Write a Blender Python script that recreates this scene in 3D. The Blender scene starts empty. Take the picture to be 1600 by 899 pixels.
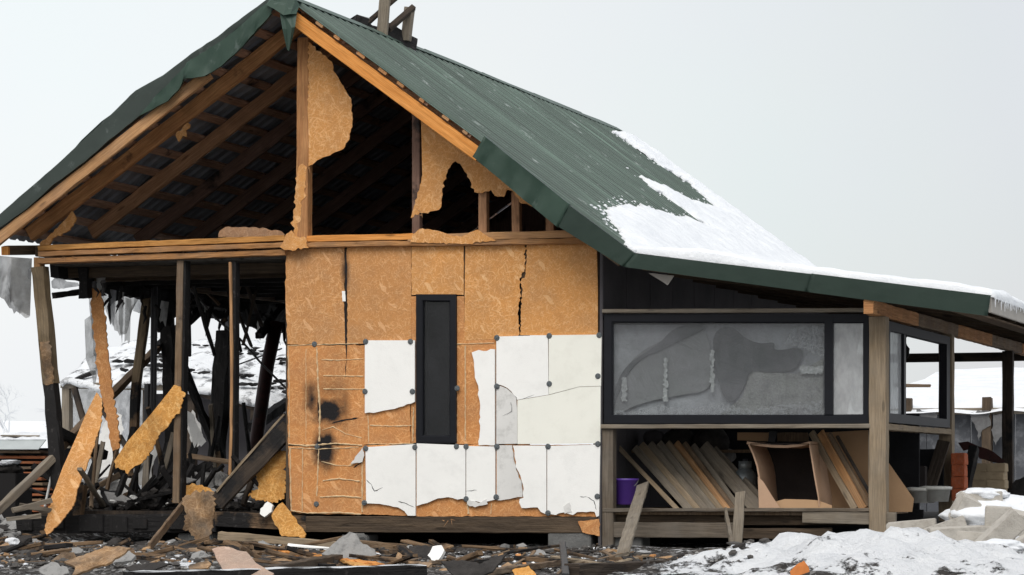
import bpy, bmesh, math, random
from mathutils import Vector, Matrix, noise
random.seed(11)
scene = bpy.context.scene
# ------------------------------------------------------------------ camera
W0, H0, F0 = 1600.0, 899.0, 4400.0
CU, HV = 800.0, 740.0                       # principal column, horizon row of the photograph
YAW = math.atan((2300.0 - 800.0) / F0)
Fd = Vector((-math.sin(YAW), math.cos(YAW), 0)); Rd = Vector((math.cos(YAW), math.sin(YAW), 0))
_d = 28.8 * (Fd + Rd * ((680 - CU) / F0))   # facade point at column 680 is 28.8 m deep
CY = -_d.y
_e = Fd + Rd * ((60 - CU) / F0)             # facade column 60 is x = 0
CX = -_e.x * (-CY / _e.y)
CAM = Vector((CX, CY, 0.76))
cd = bpy.data.cameras.new('camera'); cam = bpy.data.objects.new('camera', cd)
scene.collection.objects.link(cam); scene.camera = cam
cam.location = CAM; cam.rotation_euler = (math.radians(90), 0, YAW)
cd.sensor_width = 36; cd.lens = F0 / W0 * 36
cd.shift_y = (HV - H0 / 2) / W0
cd.clip_start = 0.5; cd.clip_end = 8000
# ------------------------------------------------------------------ sky, sun, exposure
EL, AZ = math.radians(48), math.radians(205)
world = bpy.data.worlds.new('World'); scene.world = world; world.use_nodes = True
nt = world.node_tree; nt.nodes.clear(); N = nt.nodes.new; L = nt.links.new
out = N('ShaderNodeOutputWorld'); bg = N('ShaderNodeBackground'); L(bg.outputs[0], out.inputs[0])
sky = N('ShaderNodeTexSky'); sky.sky_type = 'NISHITA'; sky.sun_disc = False
sky.sun_elevation = EL; sky.sun_rotation = AZ; sky.air_density = 1; sky.dust_density = 5
mul = N('ShaderNodeVectorMath'); mul.operation = 'SCALE'; mul.inputs['Scale'].default_value = 0.02
L(sky.outputs[0], mul.inputs[0])
tc = N('ShaderNodeTexCoord'); dot = N('ShaderNodeVectorMath'); dot.operation = 'DOT_PRODUCT'
gl = Vector((-math.sin(YAW + .35), math.cos(YAW + .35), 0.0)).normalized()   # the mist is brightest low towards the left
dot.inputs[1].default_value = gl; L(tc.outputs['Generated'], dot.inputs[0])
mr = N('ShaderNodeMapRange'); mr.inputs[1].default_value = 0.86; mr.inputs[2].default_value = 1.0
mr.inputs[3].default_value = 0; mr.inputs[4].default_value = 1; L(dot.outputs['Value'], mr.inputs[0])
nz = N('ShaderNodeTexNoise'); nz.inputs['Scale'].default_value = 5; nz.inputs['Detail'].default_value = 4
L(tc.outputs['Generated'], nz.inputs['Vector'])
mx = N('ShaderNodeMix'); mx.data_type = 'RGBA'; L(mr.outputs[0], mx.inputs[0])
mx.inputs[6].default_value = (.545, .560, .572, 1); mx.inputs[7].default_value = (.70, .715, .715, 1)
m2 = N('ShaderNodeMix'); m2.data_type = 'RGBA'; m2.blend_type = 'MULTIPLY'; m2.inputs[0].default_value = .10
L(mx.outputs[2], m2.inputs[6]); L(nz.outputs['Color'], m2.inputs[7])
ad = N('ShaderNodeVectorMath'); ad.operation = 'ADD'; L(m2.outputs[2], ad.inputs[0]); L(mul.outputs[0], ad.inputs[1])
L(ad.outputs[0], bg.inputs[0]); bg.inputs[1].default_value = 1.0
sd = bpy.data.lights.new('sun', 'SUN'); sun = bpy.data.objects.new('sun', sd); scene.collection.objects.link(sun)
sd.energy = 1.4; sd.angle = math.radians(35); sd.color = (1, .97, .93)
sun.rotation_euler = (math.radians(90) - EL, 0, math.radians(12))
scene.view_settings.view_transform = 'Standard'; scene.view_settings.look = 'None'
scene.view_settings.exposure = 0.42; scene.view_settings.gamma = 1
scene.cycles.max_bounces = 6; scene.cycles.transparent_max_bounces = 24

# ------------------------------------------------------------------ geometry helpers
def ray(u, v): return (Fd + Rd * ((u - CU) / F0) + Vector((0, 0, (HV - v) / F0)))
def P(u, v, y=0.0):
    r = ray(u, v); return CAM + r * ((y - CAM.y) / r.y)
def PP(u, v, p0, n):
    r = ray(u, v); n = Vector(n); return CAM + r * ((Vector(p0) - CAM).dot(n) / r.dot(n))
def X(u, y=0.0): return P(u, 700, y).x
def Z(v, u=600, y=0.0): return P(u, v, y).z
COL = scene.collection
def rnd(a, b): return random.uniform(a, b)

def link(name, bm, mat, parent=None, smooth=False):
    me = bpy.data.meshes.new(name); bm.to_mesh(me); bm.free()
    o = bpy.data.objects.new(name, me); COL.objects.link(o)
    if mat: me.materials.append(mat)
    if smooth:
        for p in me.polygons: p.use_smooth = True
    if parent: o.parent = parent
    return o
def tag(o, label, cat, group=None, kind=None):
    if label: o['label'] = label
    if cat: o['category'] = cat
    if group: o['group'] = group
    if kind: o['kind'] = kind
    return o
def empty(name, loc, label, cat, group=None):
    o = bpy.data.objects.new(name, None); COL.objects.link(o); o.location = loc
    o.empty_display_size = .1
    return tag(o, label, cat, group)
def rebase(o, base=None):
    """put the origin of a finished mesh at its lowest middle"""
    me = o.data; vs = [v.co.copy() for v in me.vertices]
    if base is None:
        zmin = min(v.z for v in vs)
        base = Vector((sum(v.x for v in vs) / len(vs), sum(v.y for v in vs) / len(vs), zmin))
    me.transform(Matrix.Translation(-base)); o.location = base
    return o
def under(o, root):
    """child built in world coordinates under a thing placed at root.location"""
    o.data.transform(Matrix.Translation(-root.location)); o.parent = root
    return o

def beam_bm(a, b, w, h, up=None, n=None, rough=0.0, ch=0.006, taper=1.0, bm=None, bow=None, endcut=0.0):
    """chamfered bar from a to b; w across, h along 'up'"""
    a = Vector(a); b = Vector(b); d = (b - a); ln = d.length; d.normalize()
    up = Vector(up) if up is not None else Vector((0, 0, 1))
    if abs(up.dot(d)) > .95: up = Vector((0, 1, 0)) if abs(d.y) < .9 else Vector((1, 0, 0))
    s = d.cross(up).normalized(); t = s.cross(d).normalized()
    if n is None: n = max(1, min(40, int(ln / .15))) if rough else max(1, min(6, int(ln / .8)))
    own = bm is None
    if own: bm = bmesh.new()
    uv = bm.loops.layers.uv.verify()
    c = min(ch, w * .3, h * .3)
    prof = [(-w/2 + c, -h/2), (w/2 - c, -h/2), (w/2, -h/2 + c), (w/2, h/2 - c), (w/2 - c, h/2), (-w/2 + c, h/2), (-w/2, h/2 - c), (-w/2, -h/2 + c)]
    per = [0]
    for i in range(8):
        p, q = prof[i], prof[(i + 1) % 8]; per.append(per[-1] + math.hypot(p[0] - q[0], p[1] - q[1]))
    sx, sy = rnd(0, 30), rnd(0, 30)
    rings = []
    for i in range(n + 1):
        f = i / n; k = 1 + (taper - 1) * f
        ctr = a + d * ln * f
        if bow: ctr += (s * bow[0] + t * bow[1]) * math.sin(f * math.pi)
        ring = []
        for (px, py) in prof:
            j = Vector((0, 0, 0))
            if rough: j = Vector((rnd(-1, 1), rnd(-1, 1), rnd(-1, 1))) * rough
            e = endcut * py / h if i in (0, n) else 0
            ring.append(bm.verts.new(ctr + s * px * k + t * py * k + d * e + j))
        rings.append(ring)
    for i in range(n):
        for q in range(8):
            f = bm.faces.new((rings[i][q], rings[i][(q + 1) % 8], rings[i + 1][(q + 1) % 8], rings[i + 1][q]))
            us = (per[q], per[q + 1], per[q + 1], per[q]); vs = (i, i, i + 1, i + 1)
            for lp, uu, vv in zip(f.loops, us, vs): lp[uv].uv = (uu + sx, vv / n * ln + sy)
    for ring, fl in ((rings[0], True), (rings[-1], False)):
        f = bm.faces.new(ring[::-1] if fl else ring)
        for lp, (px, py) in zip(f.loops, prof): lp[uv].uv = (px + sx, py * .2 + sy)
    if own:
        bmesh.ops.recalc_face_normals(bm, faces=bm.faces)
    return bm
def beam(name, a, b, w, h, mat, parent=None, **k):
    return link(name, beam_bm(a, b, w, h, **k), mat, parent)

def jag(pts, step, amp, closed=True, keep=None):
    """subdivide a pixel outline and make it ragged; keep = edge indices left straight"""
    res = []; n = len(pts)
    for i in range(n):
        p, q = pts[i], pts[(i + 1) % n]; res.append(p)
        if keep and i in keep: continue
        dl = math.hypot(q[0] - p[0], q[1] - p[1]); m = int(dl / step)
        for j in range(1, m):
            f = j / m; nx, ny = (q[1] - p[1]) / dl, -(q[0] - p[0]) / dl; a = rnd(-amp, amp) * (2.1 if random.random() < .16 else 1)
            res.append((p[0] + (q[0] - p[0]) * f + nx * a + rnd(-.2, .2) * amp, p[1] + (q[1] - p[1]) * f + ny * a))
    return res
def slab_bm(wpts, nrm, th, bm=None, warp=0.0):
    """outline of world points, extruded by th against nrm (nrm looks at the viewer)"""
    own = bm is None
    if own: bm = bmesh.new()
    uv = bm.loops.layers.uv.verify(); nrm = Vector(nrm).normalized()
    ax = nrm.cross(Vector((0, 0, 1)));
    if ax.length < .1: ax = Vector((1, 0, 0))
    ax.normalize(); ay = ax.cross(nrm)
    ox, oy = (rnd(0, 30), rnd(0, 30)) if own else (0, 0)
    fr = [bm.verts.new(p) for p in wpts]; bk = [bm.verts.new(p - nrm * th) for p in wpts]
    f1 = bm.faces.new(fr); f2 = bm.faces.new(bk[::-1]); n = len(fr); fs = [f1, f2]
    for i in range(n):
        fs.append(bm.faces.new((fr[i], bk[i], bk[(i + 1) % n], fr[(i + 1) % n])))
    for f in fs:
        for lp in f.loops:
            c = lp.vert.co; lp[uv].uv = (c.dot(ax) + ox, c.dot(ay) + oy)
    if own: bmesh.ops.recalc_face_normals(bm, faces=bm.faces)
    return bm
def board(name, pts, y, th, mat, parent=None, step=6, amp=1.2, keep=None, ragged=True, warp=0):
    if ragged: pts = jag(pts, step, amp, keep=keep)
    w = [P(u, v, y) for (u, v) in pts]
    bm = slab_bm(w, (0, -1, 0), th)
    if warp: warp_bm(bm, warp)
    return link(name, bm, mat, parent)
def warp_bm(bm, amt, sc=1.3):
    bmesh.ops.triangulate(bm, faces=[f for f in bm.faces if len(f.verts) > 4])
    o = Vector((rnd(0, 50), rnd(0, 50), 0))
    for v in bm.verts: v.co += noise.noise_vector(v.co * sc + o) * amt
def yg(u, v, lift=.05):
    """depth at which an image point meets the ground"""
    r = ray(u, v); return CAM.y + r.y * (CAM.z - lift) / -r.z if v > 745 else 999
def shard(name, label, cat, pts, y, tilt, th, mat, group=None, step=7, amp=1.5, warp=0.0, side=0.0, keep=None):
    """broken board traced on a plane through its lowest point, leaning back by tilt (rad) and turned by side"""
    lo = max(pts, key=lambda p: p[1])
    if y < 0: y = min(y, yg(lo[0], lo[1], .03))
    p0 = P(lo[0], lo[1], y)
    n = Vector((math.sin(side), -math.cos(side) * math.cos(tilt), math.sin(tilt))).normalized()
    jp = jag(pts, step, amp, keep=keep)
    bm = slab_bm([PP(u, v, p0, n) for (u, v) in jp], n, th)
    if warp: warp_bm(bm, warp, 3)
    o = rebase(link(name, bm, mat)); tag(o, label, cat, group)
    return o
def bar(name, label, cat, a, b, w, h, mat, group=None, **k):
    a, b = [(q[0], q[1], min(q[2], yg(q[0], q[1])) if q[2] < 0 else q[2]) for q in (a, b)]
    o = rebase(beam(name, P(*a), P(*b), w, h, mat, **k)); tag(o, label, cat, group); return o

# ------------------------------------------------------------------ materials
def mat_new(name, rough=.8):
    m = bpy.data.materials.new(name); m.use_nodes = True; t = m.node_tree; b = t.nodes['Principled BSDF']
    b.inputs['Roughness'].default_value = rough
    b.inputs['Specular IOR Level'].default_value = .25
    return m, t, b
class NB:
    def __init__(s, t): s.t = t
    def n(s, ty, **kw):
        x = s.t.nodes.new(ty)
        for k, v in kw.items(): setattr(x, k, v)
        return x
    def l(s, a, b): s.t.links.new(a, b)
    def mix(s, fac, a, b, bt='MIX'):
        x = s.n('ShaderNodeMix', data_type='RGBA', blend_type=bt)
        for i, q in ((0, fac), (6, a), (7, b)):
            if hasattr(q, 'links'): s.l(q, x.inputs[i])
            elif i == 0: x.inputs[0].default_value = q
            else: x.inputs[i].default_value = (*q[:3], 1)
        return x.outputs[2]
    def ramp(s, src, stops):
        x = s.n('ShaderNodeValToRGB'); e = x.color_ramp.elements
        while len(e) < len(stops): e.new(.5)
        for q, (p, c) in zip(e, stops):
            q.position = p; q.color = (c, c, c, 1) if isinstance(c, (int, float)) else (*c, 1)
        s.l(src, x.inputs[0]); return x.outputs[0]
    def noise(s, vec, scale, det=4, ro=.55, out='Fac'):
        x = s.n('ShaderNodeTexNoise'); x.inputs['Scale'].default_value = scale; x.inputs['Detail'].default_value = det
        x.inputs['Roughness'].default_value = ro
        if vec is not None: s.l(vec, x.inputs['Vector'])
        return x.outputs[out]
    def mapping(s, vec, sc=(1, 1, 1), rot=0, loc=(0, 0, 0)):
        x = s.n('ShaderNodeMapping'); s.l(vec, x.inputs[0]); x.inputs['Scale'].default_value = sc
        x.inputs['Rotation'].default_value = (0, 0, rot); x.inputs['Location'].default_value = loc
        return x.outputs[0]
    def math(s, op, a, b=0.0, clamp=False):
        x = s.n('ShaderNodeMath', operation=op, use_clamp=clamp)
        for i, q in enumerate((a, b)):
            if hasattr(q, 'links'): s.l(q, x.inputs[i])
            else: x.inputs[i].default_value = q
        return x.outputs[0]
    def bump(s, h, b, st=.4, d=.01):
        x = s.n('ShaderNodeBump'); x.inputs['Strength'].default_value = st; x.inputs['Distance'].default_value = d
        s.l(h, x.inputs['Height']); s.l(x.outputs[0], b.inputs['Normal'])
def uvvec(nb, seed=True):
    tcn = nb.n('ShaderNodeTexCoord'); v = tcn.outputs['UV']
    if not seed: return v, tcn
    oi = nb.n('ShaderNodeObjectInfo'); sc = nb.n('ShaderNodeVectorMath', operation='SCALE'); cb = nb.n('ShaderNodeCombineXYZ')
    nb.l(oi.outputs['Random'], cb.inputs[0]); nb.l(oi.outputs['Random'], cb.inputs[1]); nb.l(oi.outputs['Random'], cb.inputs[2])
    nb.l(cb.outputs[0], sc.inputs[0]); sc.inputs['Scale'].default_value = 37
    a = nb.n('ShaderNodeVectorMath', operation='ADD'); nb.l(v, a.inputs[0]); nb.l(sc.outputs[0], a.inputs[1])
    return a.outputs[0], tcn

def osb_mat(name, dark, mid, light, soot=0.0, weather=0.0, stains=None, wash=.5):
    m, t, b = mat_new(name, .75); nb = NB(t); v, tcn = uvvec(nb)
    wob = nb.noise(v, 9, 2, out='Color')
    vm = nb.n('ShaderNodeVectorMath', operation='SCALE'); nb.l(wob, vm.inputs[0]); vm.inputs['Scale'].default_value = .03
    va = nb.n('ShaderNodeVectorMath', operation='ADD'); nb.l(v, va.inputs[0]); nb.l(vm.outputs[0], va.inputs[1]); v2 = va.outputs[0]
    col = nb.mix(nb.ramp(nb.noise(v, 1.6, 3), [(.35, 0), (.65, 1)]), mid, [a * .86 for a in mid])
    hs = None
    for i, (rot, sx, sy) in enumerate(((.25, 64, 9), (.8, 56, 10), (1.35, 70, 9), (1.9, 58, 10), (2.4, 64, 9), (2.9, 74, 11))):
        q = nb.noise(nb.mapping(nb.mapping(v2, (1, 1, 1), rot, (i * 3.1, i * 1.7, i)), (sx, sy, 1)), 1, 2, .5)
        tone = nb.mix(nb.ramp(nb.noise(v, 8 + i, 1), [(.4, 0), (.6, 1)]), light, [min(1, a * 1.18) for a in light])
        mk = nb.ramp(q, [(.60, 0), (.66, 1)])
        col = nb.mix(nb.math('MULTIPLY', mk, wash * 1.25), col, tone)
        dk = nb.ramp(q, [(.33, 1), (.39, 0)])
        col = nb.mix(nb.math('MULTIPLY', dk, wash * .8), col, dark)
        hs = mk if hs is None else nb.math('ADD', hs, mk)
    # rare pale wafers and dark specks
    vo = nb.n('ShaderNodeTexVoronoi'); nb.l(nb.mapping(nb.mapping(v2, (1, 1, 1), .7, (9, 9, 9)), (30, 10, 1)), vo.inputs['Vector'])
    vo.inputs['Scale'].default_value = 1
    sep = nb.n('ShaderNodeSeparateColor'); nb.l(vo.outputs['Color'], sep.inputs[0])
    col = nb.mix(nb.math('MULTIPLY', nb.math('GREATER_THAN', sep.outputs[1], .975), .45), col, [min(1, a * 1.25 + .06) for a in light])
    oi_ = nb.n('ShaderNodeObjectInfo'); col = nb.mix(nb.math('MULTIPLY', oi_.outputs['Random'], .26), col, [a * .66 for a in mid])
    sp = nb.ramp(nb.noise(v, 60, 2), [(.70, 0), (.76, 1)])
    col = nb.mix(nb.math('MULTIPLY', sp, .55), col, [a * .3 for a in dark])
    fg = nb.noise(nb.mapping(v2, (1, 1, 1), .5), 95, 4, .75)
    col = nb.mix(nb.math('MULTIPLY', nb.ramp(fg, [(.34, 1), (.46, 0)]), .30), col, [a * .45 for a in dark])
    col = nb.mix(nb.math('MULTIPLY', nb.ramp(fg, [(.56, 0), (.70, 1)]), .35), col, [min(1, a * 1.15) for a in light])
    col = nb.mix(nb.math('MULTIPLY', nb.ramp(nb.noise(v, 5, 6, .7), [(.50, 0), (.72, 1)]), .30), col, [a * .62 for a in mid])
    if weather:
        w = nb.ramp(nb.noise(v, 3.2, 6, .65), [(.42, 0), (.68, 1)])
        col = nb.mix(nb.math('MULTIPLY', w, weather), col, (.22, .2, .17))
    if soot:
        w = nb.ramp(nb.noise(v, 2.4, 6, .65), [(.45, 0), (.62, 1)])
        col = nb.mix(nb.math('MULTIPLY', w, soot), col, (.018, .015, .013))
    if stains:   # scorch marks left by the fire, each with its own place on the board
        tot = None
        for (px, pz, rx, rz, amt) in stains:
            mp = nb.n('ShaderNodeMapping', vector_type='POINT'); nb.l(tcn.outputs['Object'], mp.inputs[0])
            mp.inputs['Location'].default_value = (-px / rx, 0, -pz / rz); mp.inputs['Scale'].default_value = (1 / rx, 0, 1 / rz)
            ln = nb.n('ShaderNodeVectorMath', operation='LENGTH'); nb.l(mp.outputs[0], ln.inputs[0])
            dn = nb.math('ADD', ln.outputs['Value'], nb.math('MULTIPLY', nb.math('SUBTRACT', nb.noise(tcn.outputs['Object'], 7, 5, .6), .5), .9))
            f = nb.math('MULTIPLY', nb.math('SUBTRACT', 1.0, dn, True), amt, True)
            tot = f if tot is None else nb.math('MAXIMUM', tot, f)
        col = nb.mix(tot, col, (.012, .011, .012))
    nb.l(col, b.inputs['Base Color']); nb.bump(hs, b, .35, .004)
    return m

def wood_mat(name, c1, c2, char=0.0, grey=0.0, snow=0.0, rough=.8, lichen=0.0, scuff=.25):
    m, t, b = mat_new(name, rough); nb = NB(t); v, tcn = uvvec(nb)
    g = nb.noise(nb.mapping(v, (38, 1.6, 1)), 1, 5, .6)
    g2 = nb.noise(nb.mapping(v, (120, 4, 1)), 1, 3, .6)
    col = nb.mix(nb.ramp(g, [(.35, 0), (.65, 1)]), c1, c2)
    col = nb.mix(nb.math('MULTIPLY', nb.ramp(g2, [(.42, 0), (.62, 1)]), .55), col, [a * .55 for a in c1])
    kn = nb.n('ShaderNodeTexVoronoi'); kn.inputs['Scale'].default_value = 1; nb.l(nb.mapping(v, (7, 1.8, 1)), kn.inputs['Vector'])
    col = nb.mix(nb.math('MULTIPLY', nb.ramp(kn.outputs['Distance'], [(.07, 1), (.13, 0)]), .7), col, [a * .3 for a in c1])
    d = nb.ramp(nb.noise(v, 3.0, 5, .6), [(.4, 0), (.75, 1)])
    col = nb.mix(nb.math('MULTIPLY', d, scuff), col, [a * .4 for a in c1])
    if grey: col = nb.mix(nb.math('MULTIPLY', nb.ramp(nb.noise(v, 2.1, 6, .7), [(.35, 0), (.65, 1)]), grey), col, (.23, .215, .19))
    if char: 
        lo = .72 - .5 * char
        w = nb.ramp(nb.noise(v, 1.9, 7, .62), [(lo, 0), (lo + .1, 1)])
        col = nb.mix(w, col, (.014, .013, .013))
        gl_ = nb.math('MULTIPLY', w, nb.ramp(nb.noise(v, 14, 4, .6), [(.6, 0), (.7, 1)]))
        col = nb.mix(nb.math('MULTIPLY', gl_, .35), col, (.10, .09, .085))
    if snow:
        gm = nb.n('ShaderNodeNewGeometry'); sp = nb.n('ShaderNodeSeparateXYZ'); nb.l(gm.outputs['True Normal'], sp.inputs[0])
        w = nb.math('MULTIPLY', nb.ramp(sp.outputs[2], [(.35, 0), (.7, 1)]), nb.ramp(nb.noise(v, 6, 5), [(.35, 0), (.5, 1)]))
        col = nb.mix(nb.math('MULTIPLY', w, snow), col, (.8, .82, .84))
    nb.l(col, b.inputs['Base Color']); nb.bump(nb.math('ADD', g, g2), b, .5, .006)
    if char: nb.bump(nb.math('ADD', nb.noise(nb.mapping(v, (22, 9, 1)), 1, 4), g), b, .8, .015)
    return m
def plain_mat(name, c, rough=.8, var=.2, sc=4, bump=.2, bsc=25, metal=0, dirt=None, dirt_amt=.5, spec=.25):
    m, t, b = mat_new(name, rough); nb = NB(t); tcn = nb.n('ShaderNodeTexCoord'); v = tcn.outputs['Object']
    col = nb.mix(nb.ramp(nb.noise(v, sc, 5, .6), [(.3, 0), (.7, 1)]), c, [a * (1 - var) for a in c])
    if dirt: col = nb.mix(nb.math('MULTIPLY', nb.ramp(nb.noise(v, sc * 2.3, 7, .7), [(.5, 0), (.68, 1)]), dirt_amt), col, dirt)
    nb.l(col, b.inputs['Base Color']); b.inputs['Metallic'].default_value = metal; b.inputs['Specular IOR Level'].default_value = spec
    if bump: nb.bump(nb.noise(v, bsc, 5, .6), b, bump, .02)
    return m

stain_pts = [(516, 643, 36, 28, 1.9), (488, 624, 17, 40, 1.1), (508, 702, 25, 42, 1.7), (540, 636, 12, 50, .7), (520, 610, 40, 26, .5)]
ST = []
for (u, v, ru, rv, a) in stain_pts:
    p = P(u, v, 0); ST.append((p.x, p.z, ru / 145, rv / 152, a))
p_ = P(540, 425, 0); ST.append((p_.x, p_.z, .07, .26, 1.0)); p_ = P(470, 400, 0); ST.append((p_.x, p_.z, .22, .12, .35))
M = {}
M['osb'] = osb_mat('osb', (.50, .215, .06), (.69, .325, .10), (.80, .475, .225), wash=.37, weather=.12)
M['osb_low'] = osb_mat('osb_low', (.46, .18, .056), (.63, .275, .092), (.76, .41, .17), stains=ST, wash=.34, weather=.14)
M['osb_high'] = osb_mat('osb_high', (.44, .19, .06), (.60, .285, .10), (.76, .44, .21), stains=ST, wash=.36, weather=.14)
M['osb_bright'] = osb_mat('osb_bright', (.40, .165, .035), (.66, .315, .075), (.80, .47, .17), wash=.42, soot=.35)
M['osb_dirty'] = osb_mat('osb_dirty', (.26, .14, .06), (.36, .21, .10), (.48, .31, .17), wash=.6, soot=.7, weather=.6)
M['osb_mute'] = osb_mat('osb_mute', (.26, .13, .06), (.38, .21, .11), (.50, .31, .18), wash=.4, weather=.3)
M['osb_pale'] = osb_mat('osb_pale', (.42, .27, .19), (.50, .35, .27), (.58, .43, .33), wash=.35, weather=.4)
M['orange_wood'] = wood_mat('orange_wood', (.66, .255, .055), (.80, .36, .10), scuff=.10)
M['fresh_wood'] = wood_mat('fresh_wood', (.44, .22, .09), (.58, .33, .15), grey=.2, scuff=.4)
M['plate_orange'] = wood_mat('plate_orange', (.50, .23, .06), (.66, .34, .11), char=.08, scuff=.5)
M['plate_wood'] = wood_mat('plate_wood', (.38, .17, .055), (.54, .27, .10), char=.12, grey=.25, scuff=.5)
M['worn_wood'] = wood_mat('worn_wood', (.17, .105, .06), (.26, .175, .10), grey=.25, scuff=.5, char=.12)
M['batten'] = wood_mat('batten', (.38, .22, .145), (.50, .30, .20), char=.2, scuff=.5)
M['raf'] = wood_mat('rafter_wood', (.44, .20, .08), (.60, .31, .13), char=.15, scuff=.5)
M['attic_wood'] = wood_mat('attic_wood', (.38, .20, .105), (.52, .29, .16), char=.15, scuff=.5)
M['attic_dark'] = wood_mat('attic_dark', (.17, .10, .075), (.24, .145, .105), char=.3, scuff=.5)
M['grey_wood'] = wood_mat('grey_wood', (.19, .155, .115), (.29, .245, .185), grey=.4, scuff=.5)
M['stack_wood'] = wood_mat('stack_wood', (.30, .095, .04), (.44, .165, .07), scuff=.5)
M['weathered'] = wood_mat('weathered', (.11, .085, .06), (.18, .145, .11), grey=.3, scuff=.5)
M['tan_wood'] = wood_mat('tan_wood', (.27, .20, .125), (.38, .29, .19), grey=.3, scuff=.45)
M['post_wood'] = wood_mat('post_wood', (.15, .105, .058), (.24, .175, .10), grey=.15, char=.3, scuff=.5)
M['half_char'] = wood_mat('half_char', (.16, .10, .055), (.26, .17, .10), char=.52, scuff=.5)
M['char'] = wood_mat('char', (.03, .025, .022), (.045, .038, .033), char=.85)
M['char_snow'] = wood_mat('char_snow', (.03, .025, .022), (.045, .038, .033), char=.8, snow=.8)
M['dark_beam'] = wood_mat('dark_beam', (.07, .05, .034), (.12, .085, .055), char=.15, scuff=.4)
M['sooty_beam'] = wood_mat('sooty_beam', (.045, .034, .026), (.075, .055, .04), char=.45, scuff=.4)
M['foam'] = plain_mat('foam', (.93, .93, .90), .85, .05, 2, .12, 90, dirt=(.62, .62, .60), dirt_amt=.2)
M['foam_cream'] = plain_mat('foam_cream', (.88, .88, .80), .85, .04, 2, .05, 60, dirt=(.5, .49, .42), dirt_amt=.15)
M['foam_grey'] = plain_mat('foam_grey', (.74, .735, .71), .85, .10, 3, .08, 60, dirt=(.3, .3, .28), dirt_amt=.4)
M['glue'] = plain_mat('glue', (.76, .56, .33), .8, .2, 20, .3, 60)
M['washer'] = plain_mat('washer', (.16, .18, .19), .6, .6, 40, .3, 60)
M['frame'] = plain_mat('frame', (.010, .011, .015), .5, .2, 5, .03, 60, spec=.2)
M['frame_grey'] = plain_mat('frame_grey', (.018, .018, .023), .55, .2, 5, .03, 60, spec=.15)
M['plaster_light'] = plain_mat('plaster_light', (.6, .6, .6), .9, .6, 25, .3, 40)
M['concrete'] = plain_mat('concrete', (.16, .16, .155), .9, .35, 5, .5, 40)
M['aac'] = plain_mat('aac', (.52, .49, .44), .9, .18, 4, .5, 70, dirt=(.25, .22, .19), dirt_amt=.5)
M['plaster'] = plain_mat('plaster', (.33, .325, .315), .9, .3, 6, .6, 40, dirt=(.1, .1, .1), dirt_amt=.6)
M['beige_block'] = plain_mat('beige_block', (.40, .31, .20), .9, .2, 6, .3, 50)
M['brick'] = plain_mat('brick', (.50, .125, .05), .85, .3, 14, .4, 60, dirt=(.4, .3, .25), dirt_amt=.3)
M['purple'] = plain_mat('purple', (.085, .035, .26), .4, .1, 3, 0, spec=.5)
M['white_plastic'] = plain_mat('white_plastic', (.6, .6, .56), .5, .15, 6, 0, dirt=(.25, .2, .15), dirt_amt=.3)
M['steel'] = plain_mat('steel', (.22, .25, .26), .38, .35, 7, .1, 30, metal=.35, dirt=(.12, .1, .09), dirt_amt=.5, spec=.5)
M['dark_metal'] = plain_mat('dark_metal', (.03, .03, .033), .5, .3, 8, .1, 30, spec=.4)
M['rod'] = plain_mat('rod', (.13, .125, .12), .5, .3, 8, .1, 30, metal=.3)
M['maroon'] = plain_mat('maroon', (.055, .018, .016), .6, .5, 5, .2, 30, dirt=(.01, .01, .01), dirt_amt=.8)
M['cardboard'] = plain_mat('cardboard', (.40, .255, .145), .85, .15, 3, .1, 20)
M['ply'] = plain_mat('ply', (.50, .33, .22), .8, .15, 5, .1, 30)
M['ply_dark'] = plain_mat('ply_dark', (.04, .032, .03), .8, .4, 4, .1, 30)
M['wall_dark'] = plain_mat('wall_dark', (.10, .094, .10), .9, .35, 2.0, .3, 20)
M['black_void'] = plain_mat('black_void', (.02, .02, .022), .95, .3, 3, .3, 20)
M['ceiling'] = plain_mat('ceiling', (.15, .14, .125), .9, .6, 3, .4, 14, dirt=(.012, .012, .012), dirt_amt=.9)
M['shed_wall'] = plain_mat('shed_wall', (.085, .09, .10), .8, .35, 1.2, .2, 12, dirt=(.4, .41, .43), dirt_amt=.35)
M['pale_metal'] = plain_mat('pale_metal', (.46, .50, .50), .5, .2, 4, .1, 20, spec=.5)
M['fascia_pale'] = plain_mat('fascia_pale', (.42, .39, .35), .7, .25, 5, .2, 20)
M['frost_mist_twig'] = plain_mat('frost_mist_twig', (.66, .68, .70), .9, .1, 5, 0)  # frost white, with the paling of the mist mixed into the colour
M['tarp'] = plain_mat('tarp', (.11, .113, .12), .7, .35, 2.5, .5, 6)
M['orange_leaf'] = plain_mat('orange_leaf', (.60, .20, .05), .7, .3, 14, .2, 40)
M['sheet_grey'] = plain_mat('sheet_grey', (.43, .43, .455), .85, .45, 2.2, .6, 9, dirt=(.20, .20, .21), dirt_amt=.6)
M['cloth_grey'] = plain_mat('cloth_grey', (.25, .25, .255), .85, .25, 1.6, .4, 6)
M['rubble_dark'] = plain_mat('rubble_dark', (.115, .107, .10), .95, .6, 9, .9, 30)
M['rubble_light'] = plain_mat('rubble_light', (.42, .41, .39), .95, .5, 5, .6, 30)
M['soot_wool'] = plain_mat('soot_wool', (.055, .05, .047), .95, .6, 9, .9, 30)

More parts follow.
